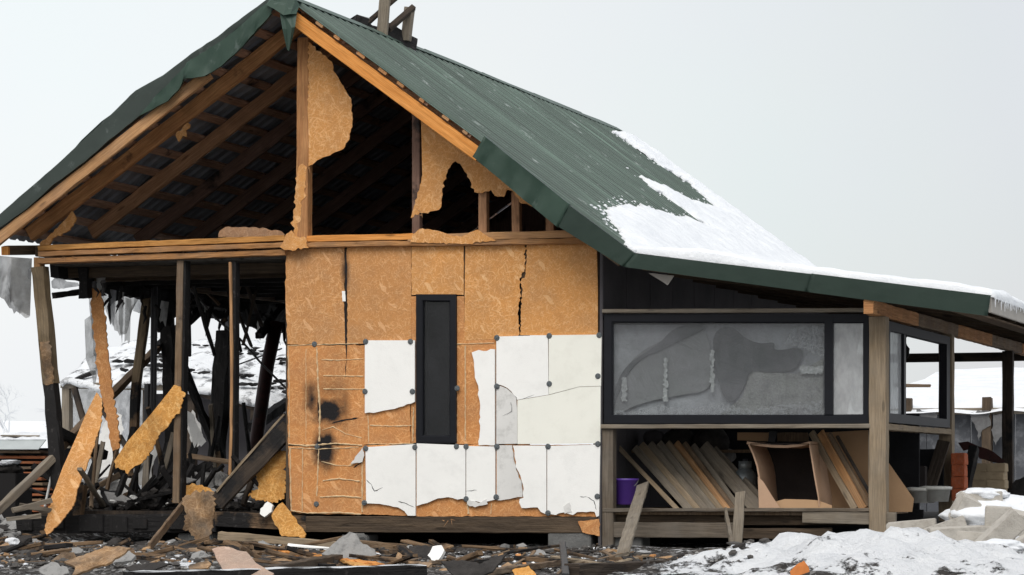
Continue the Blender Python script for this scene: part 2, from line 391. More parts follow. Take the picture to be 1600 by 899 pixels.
def metal_roof(name, c, frost=.0, rib_streak=0):
    m, t, b = mat_new(name, .5); nb = NB(t); tcn = nb.n('ShaderNodeTexCoord'); v = tcn.outputs['Object']
    col = nb.mix(nb.ramp(nb.noise(v, 1.1, 5, .6), [(.3, 0), (.7, 1)]), c, [a * .78 for a in c])
    col = nb.mix(nb.math('MULTIPLY', nb.ramp(nb.noise(nb.mapping(v, (1, 9, 1)), 2, 5, .7), [(.45, 0), (.8, 1)]), .3), col, [a * .5 for a in c])
    if rib_streak:  # grime streaks that also paint in the ribs' light and shade
        st_ = nb.noise(nb.mapping(v, (.22, 11, .22)), 1, 4, .75)
        col = nb.mix(nb.math('MULTIPLY', nb.ramp(st_, [(.38, 1), (.52, 0)]), rib_streak), col, [a * .5 for a in c])
        col = nb.mix(nb.math('MULTIPLY', nb.ramp(st_, [(.54, 0), (.68, 1)]), rib_streak), col, [a * 1.9 for a in c])
    if frost:
        w = nb.ramp(nb.noise(nb.mapping(v, (1.2, 7, 1.2)), 2.2, 8, .72), [(.60, 0), (.70, 1)])
        col = nb.mix(nb.math('MULTIPLY', w, frost), col, (.5, .55, .54))
    nb.l(col, b.inputs['Base Color']); b.inputs['Specular IOR Level'].default_value = .3
    nb.bump(nb.noise(v, 3.5, 3), b, .25, .03)
    return m
M['green_roof'] = metal_roof('green_roof', (.074, .112, .090), .6, rib_streak=.8)
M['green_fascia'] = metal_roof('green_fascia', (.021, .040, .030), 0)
M['green_bright'] = metal_roof('green_bright', (.034, .066, .048), .12)
M['green_dull'] = metal_roof('green_dull', (.040, .054, .047), .15)
M['roof_under'] = plain_mat('roof_under', (.30, .31, .34), .6, .5, 2.5, .2, 20)

def snow_mat():
    m, t, b = mat_new('snow', .85); nb = NB(t); tcn = nb.n('ShaderNodeTexCoord'); v = tcn.outputs['Object']
    col = nb.mix(nb.ramp(nb.noise(v, 3, 6, .65), [(.35, 0), (.75, 1)]), (.84, .86, .88), (.70, .725, .76))
    nb.l(col, b.inputs['Base Color'])
    b.inputs['Subsurface Weight'].default_value = 0
    nb.bump(nb.noise(v, 14, 8, .68), b, .55, .05)
    return m
M['snow'] = snow_mat()
def ground_mat():
    m, t, b = mat_new('ground', .92); nb = NB(t); tcn = nb.n('ShaderNodeTexCoord'); v = tcn.outputs['Object']
    at = nb.n('ShaderNodeAttribute', attribute_name='snow')
    soil = nb.mix(nb.ramp(nb.noise(v, 3, 7, .7), [(.35, 0), (.65, 1)]), (.03, .028, .026), (.10, .09, .082))
    vo = nb.n('ShaderNodeTexVoronoi'); vo.inputs['Scale'].default_value = 26; nb.l(v, vo.inputs['Vector'])
    se = nb.n('ShaderNodeSeparateColor'); nb.l(vo.outputs['Color'], se.inputs[0])
    soil = nb.mix(nb.math('MULTIPLY', nb.math('GREATER_THAN', se.outputs[0], .74), .8), soil, (.32, .31, .30))
    soil = nb.mix(nb.math('MULTIPLY', nb.math('LESS_THAN', se.outputs[1], .3), .7), soil, (.02, .018, .018))
    sn = nb.mix(nb.ramp(nb.noise(v, 3, 6, .65), [(.35, 0), (.75, 1)]), (.90, .915, .93), (.76, .78, .81))
    thr = nb.math('ADD', nb.math('MULTIPLY', nb.math('SUBTRACT', nb.noise(v, 3.4, 9, .72), .5), 1.9), at.outputs['Fac'])
    w = nb.ramp(thr, [(.47, 0), (.55, 1)])
    nb.l(nb.mix(w, soil, sn), b.inputs['Base Color'])
    h = nb.math('ADD', nb.noise(v, 16, 8, .7), nb.math('MULTIPLY', w, .6))
    nb.bump(h, b, .9, .07)
    return m
M['ground'] = ground_mat()
def film_mat(name, c, tr=.35, tl=.5):
    m = bpy.data.materials.new(name); m.use_nodes = True; t = m.node_tree; t.nodes.clear(); nb = NB(t)
    o = nb.n('ShaderNodeOutputMaterial'); tcn = nb.n('ShaderNodeTexCoord'); v = tcn.outputs['Object']
    f = nb.noise(v, 7, 6, .65)
    col = nb.mix(f, c, [a * .6 for a in c])
    d = nb.n('ShaderNodeBsdfDiffuse'); tb = nb.n('ShaderNodeBsdfTranslucent'); tp = nb.n('ShaderNodeBsdfTransparent'); g = nb.n('ShaderNodeBsdfGlossy')
    g.inputs['Roughness'].default_value = .3; g.inputs['Color'].default_value = (.5, .5, .5, 1)
    nb.l(col, d.inputs[0]); nb.l(col, tb.inputs[0])
    a = nb.n('ShaderNodeMixShader'); a.inputs[0].default_value = tl; nb.l(d.outputs[0], a.inputs[1]); nb.l(tb.outputs[0], a.inputs[2])
    g2 = nb.n('ShaderNodeMixShader'); g2.inputs[0].default_value = .08; nb.l(a.outputs[0], g2.inputs[1]); nb.l(g.outputs[0], g2.inputs[2])
    c2 = nb.n('ShaderNodeMixShader'); nb.l(nb.math('ADD', nb.math('MULTIPLY', nb.ramp(f, [(.35, 0), (.65, 1)]), .3), tr - .15, True), c2.inputs[0])
    nb.l(g2.outputs[0], c2.inputs[1]); nb.l(tp.outputs[0], c2.inputs[2]); nb.l(c2.outputs[0], o.inputs[0])
    return m
M['film'] = film_mat('film', (.62, .62, .60), .30, .5)
M['film_grey'] = film_mat('film_grey', (.42, .43, .45), .30, .5)
M['film_soot'] = film_mat('film_soot', (.30, .30, .30), .18, .35)
def glass_mat(name, dust=.45, c=(.3, .3, .32), gl=.12, lines=0):
    m = bpy.data.materials.new(name); m.use_nodes = True; t = m.node_tree; t.nodes.clear(); nb = NB(t)
    o = nb.n('ShaderNodeOutputMaterial'); tcn = nb.n('ShaderNodeTexCoord'); v = tcn.outputs['Object']
    d = nb.n('ShaderNodeBsdfDiffuse'); tp = nb.n('ShaderNodeBsdfTransparent'); g = nb.n('ShaderNodeBsdfGlossy')
    tp.inputs[0].default_value = (.9, .92, .92, 1); g.inputs['Roughness'].default_value = .06
    n1 = nb.noise(v, 1.7, 7, .68); n2 = nb.noise(nb.mapping(v, (1, 1, .5)), 6 if dust < .3 else 14, 4, .6)
    nb.l(nb.mix(n2, [a * .75 for a in c], [min(1, a * 1.35) for a in c]), d.inputs[0])
    f = nb.math('ADD', nb.math('MULTIPLY', nb.math('SUBTRACT', n1, .5), .55), dust, True)
    f = nb.math('ADD', f, nb.math('MULTIPLY', nb.math('SUBTRACT', n2, .5), .35 if dust > .2 else .12), True)
    a = nb.n('ShaderNodeMixShader'); nb.l(f, a.inputs[0]); nb.l(tp.outputs[0], a.inputs[1]); nb.l(d.outputs[0], a.inputs[2])
    b2 = nb.n('ShaderNodeMixShader'); b2.inputs[0].default_value = gl; nb.l(a.outputs[0], b2.inputs[1]); nb.l(g.outputs[0], b2.inputs[2])
    nb.l(b2.outputs[0], o.inputs[0]); return m
def frost_mat(name, c, cov):
    m = bpy.data.materials.new(name); m.use_nodes = True; t = m.node_tree; t.nodes.clear(); nb = NB(t)
    o = nb.n('ShaderNodeOutputMaterial'); tcn = nb.n('ShaderNodeTexCoord'); d = nb.n('ShaderNodeBsdfDiffuse'); tp = nb.n('ShaderNodeBsdfTransparent'); d.inputs[0].default_value = (*c, 1)
    a = nb.n('ShaderNodeMixShader'); nb.l(nb.ramp(nb.noise(tcn.outputs['Object'], 22, 5, .7), [(.62 - cov * .4, 0), (.72 - cov * .2, cov)]), a.inputs[0]); nb.l(tp.outputs[0], a.inputs[1]); nb.l(d.outputs[0], a.inputs[2]); nb.l(a.outputs[0], o.inputs[0]); return m
M['frost'] = frost_mat('frost', (.5, .5, .52), .5); M['frost_white'] = frost_mat('frost_white', (.85, .86, .86), .75)
M['glass_dusty'] = glass_mat('glass_dusty', .10, (.26, .26, .28), .022)
M['glass_frost'] = glass_mat('glass_frost', .62, (.46, .47, .48), .05)
M['glass_dark'] = glass_mat('glass_dark', .16, (.05, .052, .058), .018)
M['glass_clear'] = glass_mat('glass_clear', .06, (.2, .2, .2), .05)

# ------------------------------------------------------------------ ground: one sheet to the horizon
def axis(a, b, st, lo, hi, g=1.16):
    c = [a + i * st for i in range(int((b - a) / st) + 1)]
    s = st; x = a; left = []
    while x > lo: s *= g; x -= s; left.append(x)
    s = st; x = c[-1]; right = []
    while x < hi: s *= g; x += s; right.append(x)
    return left[::-1] + c + right
def sm(t): t = max(0, min(1, t)); return t * t * (3 - 2 * t)
mound_c = [(P(1225, 880, -6.3), 0.8, .9, .25), (P(1390, 880, -6.5), 1.2, .95, .31), (P(1540, 890, -7.0), .9, .8, .16), (P(1130, 890, -6.2), .5, .6, .09)]
pile_c = [(P(1540, 830, -1.4), .8, .9, .26), (P(1620, 830, -1.6), .8, 1.0, .22)]
def gh(x, y):
    p = Vector((x, y, 0))
    fine = noise.fractal(p * 1.3, 1, 2, 5) * .05 if abs(x) < 60 and abs(y) < 60 else 0
    fine += noise.noise(p * 9) * .018 if -14 < y < 4 else 0
    z = fine
    hm = 0
    for (c, sx, sy, h) in mound_c + pile_c:
        e = ((x - c.x) / sx) ** 2 + ((y - c.y) / sy) ** 2
        if e < 12: hm = max(hm, h * math.exp(-e) * (1 + .35 * noise.noise(p * 2.3)))
    z += hm * (1 + .16 * noise.noise(p * 7)) + (.05 * noise.fractal(p * 4.5, 1, 2, 3) if hm > .03 else 0)
    if y < -9: z -= .35 * sm((-9 - y) / 8)
    if y > 20: z += (min(y, 900) - 20) * .021 * (1 + .15 * noise.noise(p * .01)) + .5 * noise.noise(p * .05)
    z += .20 * sm((-x + .2) / .7) * sm((y + 2.4) / 1.6) * sm((6 - y) / 3)           # rubble heaped towards the left end
    return z
def snowy(x, y):
    s = 0.0
    for (c, sx, sy, h) in mound_c + pile_c:
        e = ((x - c.x) / (sx * 1.15)) ** 2 + ((y - c.y) / (sy * 1.3)) ** 2
        s = max(s, .80 * math.exp(-e * .40))
    s = max(s, sm((y - 1.2) / 2.5) if (x < -.3) else 0)
    s = max(s, sm((y - 11.5) / 2)); s = max(s, sm((x - 13) / 3)); s = max(s, sm((-x - 9) / 3))
    s = max(s, .34 + .2 * noise.noise(Vector((x * .9, y * .9, 3))))
    return s
xs = axis(-4.5, 11.5, .06, -3500, 3500); ys = axis(-9.5, 2.0, .06, -60, 4500)
verts = []; sv = []
for yy in ys:
    for xx in xs: verts.append((xx, yy, gh(xx, yy))); sv.append(snowy(xx, yy))
nx = len(xs); faces = [(j * nx + i, j * nx + i + 1, (j + 1) * nx + i + 1, (j + 1) * nx + i) for j in range(len(ys) - 1) for i in range(nx - 1)]
me = bpy.data.meshes.new('ground'); me.from_pydata(verts, [], faces)
at = me.attributes.new('snow', 'FLOAT', 'POINT'); at.data.foreach_set('value', sv)
me.polygons.foreach_set('use_smooth', [True] * len(me.polygons))
me.materials.append(M['ground']); go = bpy.data.objects.new('ground', me); COL.objects.link(go); tag(go, None, None, kind='structure')

_ico = {}
def ico(sub):
    if sub not in _ico:
        t = bmesh.new(); bmesh.ops.create_icosphere(t, subdivisions=sub, radius=1)
        t.verts.index_update(); _ico[sub] = ([v.co.copy() for v in t.verts], [[v.index for v in f.verts] for f in t.faces]); t.free()
    return _ico[sub]
def chunk_bm(bm, c, r, sq=(1, 1, 1), rot=None, sub=1):
    vs, fs = ico(sub); c = Vector(c)
    rm = Matrix.Rotation(rnd(0, 6.3), 3, 'Z') @ Matrix.Rotation(rnd(-.5, .5), 3, 'X') if rot is None else rot
    new = []
    for d in vs:
        k = rnd(.65, 1.1); new.append(bm.verts.new(c + rm @ Vector((d.x * r * sq[0] * k, d.y * r * sq[1] * k, d.z * r * sq[2] * k))))
    for f in fs: bm.faces.new([new[q] for q in f])
def ground_pt(u, y):
    x = P(u, 800, y).x; return Vector((x, y, gh(x, y)))
# ------------------------------------------------------------------ THE HOUSE
house = empty('house', (0, 0, 0), 'burnt timber house with green metal roof and its gable wall half torn open', 'house')
YF, YB = -.5, 11.2
ap = P(446, -5, YF); bendp = P(990, 397, YF); lowl = P(-28, 366, YF)
eavep = P(1546, 466, YF)
ridge = (ap.x, ap.z); bend = (bendp.x, bendp.z); lft = (lowl.x, lowl.z); eav = (eavep.x, eavep.z)
# real ridge height and depth of the back gable follow from the ridge line in view
def slope_frame(a, b):
    d = Vector((b[0] - a[0], 0, b[1] - a[1])); ln = d.length; d.normalize()
    n = Vector((-d.z, 0, d.x)); n = n if n.z > 0 else -n
    return Vector((a[0], 0, a[1])), d, n, ln
def sheet(name, a, b, y0, y1, mat, parent, bulge=None, nseg=10, th=.006, pitch=.2):
    """ribbed metal sheet running down a slope, ribs parallel to the slope"""
    o, d, n, ln = slope_frame(a, b); bm = bmesh.new()
    prof = []; y = y0
    while y < y1 - 1e-4:
        for (f, h) in ((0, 0), (.52, 0), (.64, .034), (.86, .034)):
            yy = min(y + f * pitch, y1)
            prof.append((yy, h))
        y += pitch
    prof.append((y1, 0))
    grid = []
    for i in range(nseg + 1):
        row = []
        for (yy, h) in prof:
            p = o + d * (ln * i / nseg) + n * h; p.y = yy
            if bulge: p += n * bulge(i / nseg, yy)
            p += n * noise.noise(Vector((i * .9, yy * .5, 7))) * .008
            row.append(bm.verts.new(p))
        grid.append(row)
    for i in range(nseg):
        for j in range(len(prof) - 1):
            bm.faces.new((grid[i][j], grid[i][j + 1], grid[i + 1][j + 1], grid[i + 1][j]))
    bmesh.ops.recalc_face_normals(bm, faces=bm.faces)
    if sum(f.normal.z for f in bm.faces) < 0: bmesh.ops.reverse_faces(bm, faces=bm.faces)
    ob = link(name, bm, mat, parent)
    mo = ob.modifiers.new('thickness', 'SOLIDIFY'); mo.thickness = th; mo.offset = -1
    ob.data.materials.append(M['roof_under']); mo.material_offset = 1
    return ob
def lbulge(f, y):
    return max(0, math.exp(-max(0, y + .5) / 1.6)) * (.17 * math.exp(-((f - .50) / .26) ** 2) + .02 * math.sin(f * 23))
k = 0; y = YF
while y < YB - .2:
    y1 = min(y + 1.2, YB)
    sheet('roof_sheet', ridge, bend, y, y1, M['green_roof'], house)
    sheet('roof_sheet', ridge, lft, y, y1, M['green_roof'], house, bulge=lbulge, nseg=14)
    sheet('veranda_roof_sheet', (bend[0] + .0, bend[1] - .0), eav, y, y1, M['green_roof'], house, nseg=4)
    y = y1
# ridge capping in overlapping lengths
y = YF
while y < YB - .3:
    bm = bmesh.new(); y1 = min(y + 2.0, YB); rows = []
    for yy in (y, (y + y1) / 2, y1 + .02):
        lift = .034 + (.004 if int(y / 2) % 2 else 0); w = .13 + rnd(-.01, .01)
        rows.append([bm.verts.new((ridge[0] + dx, yy, ridge[1] + lift - abs(dx) * .70 + .012 + rnd(-.006, .006))) for dx in (-w, -.02, .02, w)])
    for i in range(2):
        for j in range(3): bm.faces.new((rows[i][j], rows[i][j + 1], rows[i + 1][j + 1], rows[i + 1][j]))
    o = link('ridge_cap', bm, M['green_roof'], house); md = o.modifiers.new('t', 'SOLIDIFY'); md.thickness = .004
    y = y1
# --- rafters, battens
def on_slope(a, b, f, off):
    o, d, n, ln = slope_frame(a, b); return o + d * ln * f + n * off
RD = .15
for i in range(11):
    y = .06 + 1.14 * i
    if y > YB: break
    mt = M['attic_wood'] if i < 2 else M['attic_dark']  # deeper rafters: darker, more charred wood with the attic's dimness in its colour
    a = on_slope(ridge, lft, 0.015, -.045 - RD / 2); b = on_slope(ridge, lft, .90 if i else .945, -.045 - RD / 2)
    a.y = b.y = y; o_, d_, n_, _ = slope_frame(ridge, lft)
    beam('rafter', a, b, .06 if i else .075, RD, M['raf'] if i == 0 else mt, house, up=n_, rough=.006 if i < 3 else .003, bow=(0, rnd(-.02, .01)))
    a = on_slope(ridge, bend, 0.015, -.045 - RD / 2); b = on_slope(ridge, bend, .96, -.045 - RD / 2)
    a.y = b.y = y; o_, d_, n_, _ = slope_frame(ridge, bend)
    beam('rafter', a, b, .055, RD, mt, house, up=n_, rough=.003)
# flying rafters at the rake
o_, d_, n_, _ = slope_frame(ridge, bend)
a = on_slope(ridge, bend, .02, -.055 - .075); b = on_slope(ridge, bend, .585, -.055 - .075); a.y = b.y = YF + .05
ob = beam('rafter', a, b, .05, .135, M['orange_wood'], house, up=n_, rough=.0015, n=12); ob['label'] = 'bright orange outermost rafter on the right slope'
a2 = on_slope(ridge, bend, .585, -.13); b2 = on_slope(ridge, bend, .985, -.13); a2.y = b2.y = YF + .06
beam('rafter', a2, b2, .045, .12, M['worn_wood'], house, up=n_)
o_, d_, n_, _ = slope_frame(ridge, lft)
a = on_slope(ridge, lft, .27, -.055 - .075); b = on_slope(ridge, lft, .995, -.06 - .08); a.y = b.y = YF + .05
ob = beam('rafter', a, b, .05, .12, M['fresh_wood'], house, up=n_, rough=.004, n=16); ob['label'] = 'pale split outermost rafter on the left slope'
for sl, ns, m0 in (((ridge, lft), 13, 'attic_wood'), ((ridge, bend), 16, 'attic_dark')):
    o_, d_, n_, ln = slope_frame(*sl)
    for i in range(ns):
        f = (i + .6) / (ns + .1)
        p = on_slope(sl[0], sl[1], f, -.024); q = p.copy(); p.y = YF + (.01 + rnd(0, .1) if sl[1] is bend else .07); q.y = YB - .05
        beam('batten', p, q, .10, .035, M['batten'], house, up=n_)
        if sl[1] is bend and i < 9:
            # fresh sawn end of the batten showing over the orange rafter
            if random.random() < .15: continue
            e0 = p + d_ * rnd(-.03, .03); e0.y = YF - .012 + rnd(0, .02); e1 = e0.copy(); e1.y = p.y - .002
            beam('batten_end', e0, e1, rnd(.06, .11), .028, M[random.choice(['fresh_wood', 'raf'])], house, up=n_)
# --- rake fascia, green metal, right slope (lower part still in place) and veranda
def strip(name, top, bot, y, mat, parent, fold=.05, dents=.0):
    """sheet metal strip between two pixel polylines, folded back at the top and under at the bottom"""
    bm = bmesh.new(); rows = []; n = len(top); SUB = 5; so = rnd(0, 40)
    for k in range((n - 1) * SUB + 1):
        i = min(k // SUB, n - 2); f = (k - i * SUB) / SUB
        L_ = lambda A: (A[i][0] + (A[i + 1][0] - A[i][0]) * f, A[i][1] + (A[i + 1][1] - A[i][1]) * f)
        t, b = L_(top), L_(bot); yy = (y[i] + (y[i + 1] - y[i]) * f) if isinstance(y, list) else y
        tt = P(t[0], t[1], yy); bb = P(b[0], b[1], yy); r = [bm.verts.new(tt + Vector((0, fold, .003)))]
        for e in range(5):
            p = tt.lerp(bb, e / 4); q = noise.noise(Vector((p.x * 5 + so, p.z * 7, 0))) + .5 * noise.noise(Vector((p.x * 14 + so, p.z * 16, 3)))
            r.append(bm.verts.new(p + Vector((0, -abs(q) * dents * 2.2, 0)) + Vector((0, 0, q * dents * .3 if e in (0, 4) else 0))))
        r.append(bm.verts.new(bb + Vector((0, fold * .5, .003)))); rows.append(r)
    for i in range(len(rows) - 1):
        for j in range(6): bm.faces.new((rows[i][j], rows[i][j + 1], rows[i + 1][j + 1], rows[i + 1][j]))
    o = link(name, bm, mat, parent, smooth=True); o.data.set_sharp_from_angle(angle=math.radians(38))
    md = o.modifiers.new('t', 'SOLIDIFY'); md.thickness = .004; md.offset = 0
    return o
def lerp_pts(a, b, n): return [(a[0] + (b[0] - a[0]) * i / n, a[1] + (b[1] - a[1]) * i / n) for i in range(n + 1)]
top = lerp_pts((757, 213), (890, 320), 7); bot = lerp_pts((739, 245), (872, 356), 7)
strip('rake_fascia', top, bot, [YF - .10, YF - .06, YF - .09, YF - .05, YF - .07, YF - .03, YF - .04, YF - .03], M['green_bright'], house, dents=.018)
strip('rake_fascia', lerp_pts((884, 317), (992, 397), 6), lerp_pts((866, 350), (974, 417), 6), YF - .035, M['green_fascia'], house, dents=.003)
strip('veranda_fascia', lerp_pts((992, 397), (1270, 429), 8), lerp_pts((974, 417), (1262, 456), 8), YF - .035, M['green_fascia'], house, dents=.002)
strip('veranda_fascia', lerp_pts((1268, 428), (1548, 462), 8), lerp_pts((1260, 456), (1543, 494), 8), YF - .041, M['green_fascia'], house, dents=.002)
# left slope: loose flashing curling away
strip('rake_fascia', [(436, -8), (405, 14), (375, 42), (350, 62), (322, 80), (292, 98)], [(424, 22), (398, 52), (372, 80), (345, 104), (321, 119), (287, 124)],
      [YF - .06, YF - .05, YF - .10, YF - .06, YF - .12, YF - .10], M['green_bright'], house, dents=.02)
strip('rake_fascia', [(300, 92), (282, 112), (262, 133), (240, 155), (222, 176)], [(287, 124), (280, 139), (262, 158), (240, 170), (216, 182)],
      [YF - .09, YF - .05, YF - .08, YF - .03, YF - .02], M['green_bright'], house, dents=.015)
strip('roof_edge_flashing', [(436, -14), (380, 27), (340, 58), (300, 84), (255, 118), (212, 142), (175, 178), (130, 220), (80, 266), (40, 300), (-10, 344), (-26, 358)],
      [(430, 2), (376, 40), (336, 72), (304, 104), (262, 140), (222, 178), (180, 212), (133, 252), (85, 288), (42, 326), (-8, 362), (-26, 374)],
      [YF - .01 + rnd(0, .02) for _ in range(12)], M['green_dull'], house, dents=.009, fold=.12)
# torn cap hanging over the apex
bm = bmesh.new()
prof = [((416, 8), (425, -8), .0), ((428, 14), (437, -14), -.03), ((443, 24), (452, -14), -.06), ((454, 22), (462, -2), -.05), ((463, 22), (468, 8), .0)]
v1 = [bm.verts.new(P(*a, YF - .10 + d)) for a, b, d in prof]; v2 = [bm.verts.new(P(*b, YF + .02 + d)) for a, b, d in prof]
for i in range(4): bm.faces.new((v1[i], v1[i + 1], v2[i + 1], v2[i]))
tipl = [(437, 20), (444, 23), (454, 21), (464, 20)]; mid = [(441, 45), (448, 46), (456, 44), (461, 42)]; tip = [(446, 68), (449, 78), (452, 80), (456, 62)]
r1 = [bm.verts.new(P(*q, YF - .13 + .02 * i)) for i, q in enumerate(tipl)]
r2 = [bm.verts.new(P(*q, YF - .15 + .025 * (i % 2))) for i, q in enumerate(mid)]
r3 = [bm.verts.new(P(*q, YF - .11 + .02 * (i % 2))) for i, q in enumerate(tip)]
for A, B in ((r1, r2), (r2, r3)):
    for i in range(3): bm.faces.new((A[i], A[i + 1], B[i + 1], B[i]))
o = link('torn_ridge_cap', bm, M['green_bright'], house); md = o.modifiers.new('t', 'SOLIDIFY'); md.thickness = .005
# --- attic floor, back gable, interior dark
zp = P(445, 385).z; zc = P(445, 402).z
xR = X(937); xL = 0.0
def boxbm(x0, x1, y0, y1, z0, z1, bm=None):
    own = bm is None
    if own: bm = bmesh.new()
    r = bmesh.ops.create_cube(bm, size=1); 
    for v in r['verts']: v.co = Vector(((x0 + x1) / 2 + v.co.x * (x1 - x0), (y0 + y1) / 2 + v.co.y * (y1 - y0), (z0 + z1) / 2 + v.co.z * (z1 - z0)))
    return bm
def box(name, x0, x1, y0, y1, z0, z1, mat, parent=None, bev=0):
    bm = boxbm(x0, x1, y0, y1, z0, z1)
    if bev: bmesh.ops.bevel(bm, geom=list(bm.edges), offset=bev, segments=2, affect='EDGES')
    uv = bm.loops.layers.uv.verify()
    for f in bm.faces:
        nn = f.normal
        for lp in f.loops:
            c = lp.vert.co
            lp[uv].uv = (c.x + c.y, c.z) if abs(nn.z) < .5 else (c.x, c.y)
    return link(name, bm, mat, parent)
zfl = P(445, 800).z                       # floor level
zat = P(445, 398).z
box('attic_floor', xL + .05, xR - .05, .17, YB - .15, zat - .03, zat + .0, M['ceiling'], house)
yj = .6
while yj < 8:
    beam('ceiling_joist', (xL + .02, yj, zat - .09), (xR - .3, yj, zat - .09 + rnd(-.02, .01)), .05, .11, M['char'] if yj > 1.3 else M['dark_beam'], house, rough=.006); yj += .62
gb = [(lft[0] + .35, P(0, 388, 0).z), (lft[0] + .35, lft[1] + .2), (ridge[0], ridge[1] - .12), (bend[0] - .1, bend[1]), (xR, zfl), (xR - 2.0, zfl), (xR - 2.0, zat), ]
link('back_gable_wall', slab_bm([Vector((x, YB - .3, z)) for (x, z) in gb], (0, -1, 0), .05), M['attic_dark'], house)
# plain wooden floor and its sill beams
box('floor', xL, xR - .02, .2, 8.0, zfl - .06, zfl - .0, M['sooty_beam'], house)
# --- side wall between house and veranda: dark boards
nb_ = 12
for i in range(nb_):
    y0 = .03 + (YB - .5) * i / nb_; y1 = .03 + (YB - .5) * (i + 1) / nb_ - .008
    zt = bend[1] + .12
    o = box('wall_panel', xR - .03 + rnd(-.004, .004), xR + .008, y0, y1, zfl - .25, zt, M['wall_dark'], house, bev=.004)
# --- partition behind the sheathed part of the front wall keeps the rooms dark
box('partition_wall', X(449), X(449) + .08, .2, 7.6, zfl, zat - .03, M['wall_dark'], house)
# --- front wall: studs behind the sheathing
# OSB panels of the upper row; gaps between them are real
def panel(pts, mat, keep=None, amp=1.0, y=-.012, th=.012, step=7, name='osb_panel', warp=0): return board(name, pts, y, th, mat, house, step=step, amp=amp, keep=keep, warp=warp)
panel([(447, 390), (538, 387), (539, 430), (537, 470), (540, 538), (449, 538), (446, 470)], M['osb_high'], amp=.8)
panel([(542, 387), (642.2, 384), (642.4, 459), (642.2, 537), (542, 538), (543, 480), (541, 430)], M['osb_high'], amp=.7, y=-.014, step=4, keep={1, 2})
panel([(643, 386), (724.3, 384), (724.3, 461), (643, 461)], M['osb'], amp=.4, y=-.018)
panel([(727, 385), (820, 382), (820, 410), (819, 425), (812, 435), (813, 460), (810, 485), (811, 524), (776, 530), (725.6, 532), (726, 450)], M['osb'], amp=1.2, step=3, keep={0, 10, 9, 8, 11})
panel([(823, 382), (932, 378), (934, 450), (934, 524), (813, 524), (814, 490), (815.5, 460), (814.5, 438), (821.5, 428), (822.5, 405)], M['osb'], amp=1.2, step=3, keep={0, 1, 2, 3}, y=-.016)
panel([(642, 463), (650, 463), (650, 692), (642, 692)], M['osb_low'], amp=.3, y=-.010)
panel([(712, 463), (725, 463), (726, 532), (775, 530), (775, 694), (712, 694)], M['osb_low'], amp=.3, y=-.010)
panel([(449, 540), (640, 540), (641, 693), (560, 695), (450, 695)], M['osb_low'], amp=.6, y=-.013)
panel([(450, 697), (641, 695), (642, 806), (560, 804), (490, 803), (454, 800)], M['osb_low'], amp=.6, y=-.012)
panel([(643, 695), (935, 695), (936, 807), (780, 807), (643, 807)], M['osb_low'], amp=.6, y=-.012)
panel([(777, 526), (936, 526), (936, 693), (777, 693)], M['osb_low'], amp=.3, y=-.012)
# backing battens closing the joints, dark
for u in (450, 541, 642, 725, 817, 930):
    beam('stud', P(u + 4, 390, .065), P(u + 4, 803, .065), .06, .12, M['dark_beam'], house, up=(0, 1, 0))
for v in (395, 538, 695, 800):
    beam('nogging', P(452, v, .065), P(645 if v in (538, 695) else 932, v, .065), .11, .055, M['dark_beam'], house)
# window
def window(name, u0, v0, u1, v1, y, fw, fm, gm, depth=.07, mull=()):
    w = box(name, *sorted((P(u0, v0, y).x, P(u1, v0, y).x)), y, y + depth, P(u0, v1, y).z, P(u0, v0, y).z, M['frame'], house) if False else None
    return w
wy = -.045
def frame_part(u0, v0, u1, v1, y, d, fw, mat, name='window'):
    """rectangular frame as one mesh (four mitred bars) named window; returns it"""
    A = [P(u0, v0, y), P(u1, v0, y), P(u1, v1, y), P(u0, v1, y)]
    cx = sum((a.x for a in A)) / 4; cz = sum((a.z for a in A)) / 4
    I = []
    for i, a in enumerate(A):
        I.append(Vector((a.x + (fw if a.x < cx else -fw), y, a.z + (fw if a.z < cz else -fw))))
    bm = bmesh.new(); o1 = [bm.verts.new(a) for a in A]; i1 = [bm.verts.new(a) for a in I]
    o2 = [bm.verts.new(a + Vector((0, d, 0))) for a in A]; i2 = [bm.verts.new(a + Vector((0, d, 0))) for a in I]
    mid = [bm.verts.new(a + Vector((0, .012, 0)) + Vector(((.012 if a.x < cx else -.012), 0, (.012 if a.z < cz else -.012)))) for a in I]
    for i in range(4):
        j = (i + 1) % 4
        for q in ((o1[i], o1[j], i1[j], i1[i]), (i1[i], i1[j], mid[j], mid[i]), (mid[i], mid[j], i2[j], i2[i]), (o1[i], o2[i], o2[j], o1[j]), (o2[i], i2[i], i2[j], o2[j])): bm.faces.new(q)
    bmesh.ops.recalc_face_normals(bm, faces=bm.faces)
    return link(name, bm, mat, house), I
w1, I = frame_part(650, 460, 712.5, 692, wy, .09, .062, M['frame']); w1['label'] = 'tall narrow black window with dark glass'
link('pane', slab_bm([p + Vector((0, .035, 0)) for p in I], (0, -1, 0), .01), M['glass_dark'], w1)
box('dark_backing', X(640), X(725), .5, .53, P(650, 700).z, P(650, 440).z, M['black_void'], house)  # added black sheet painting the darkness behind the glass
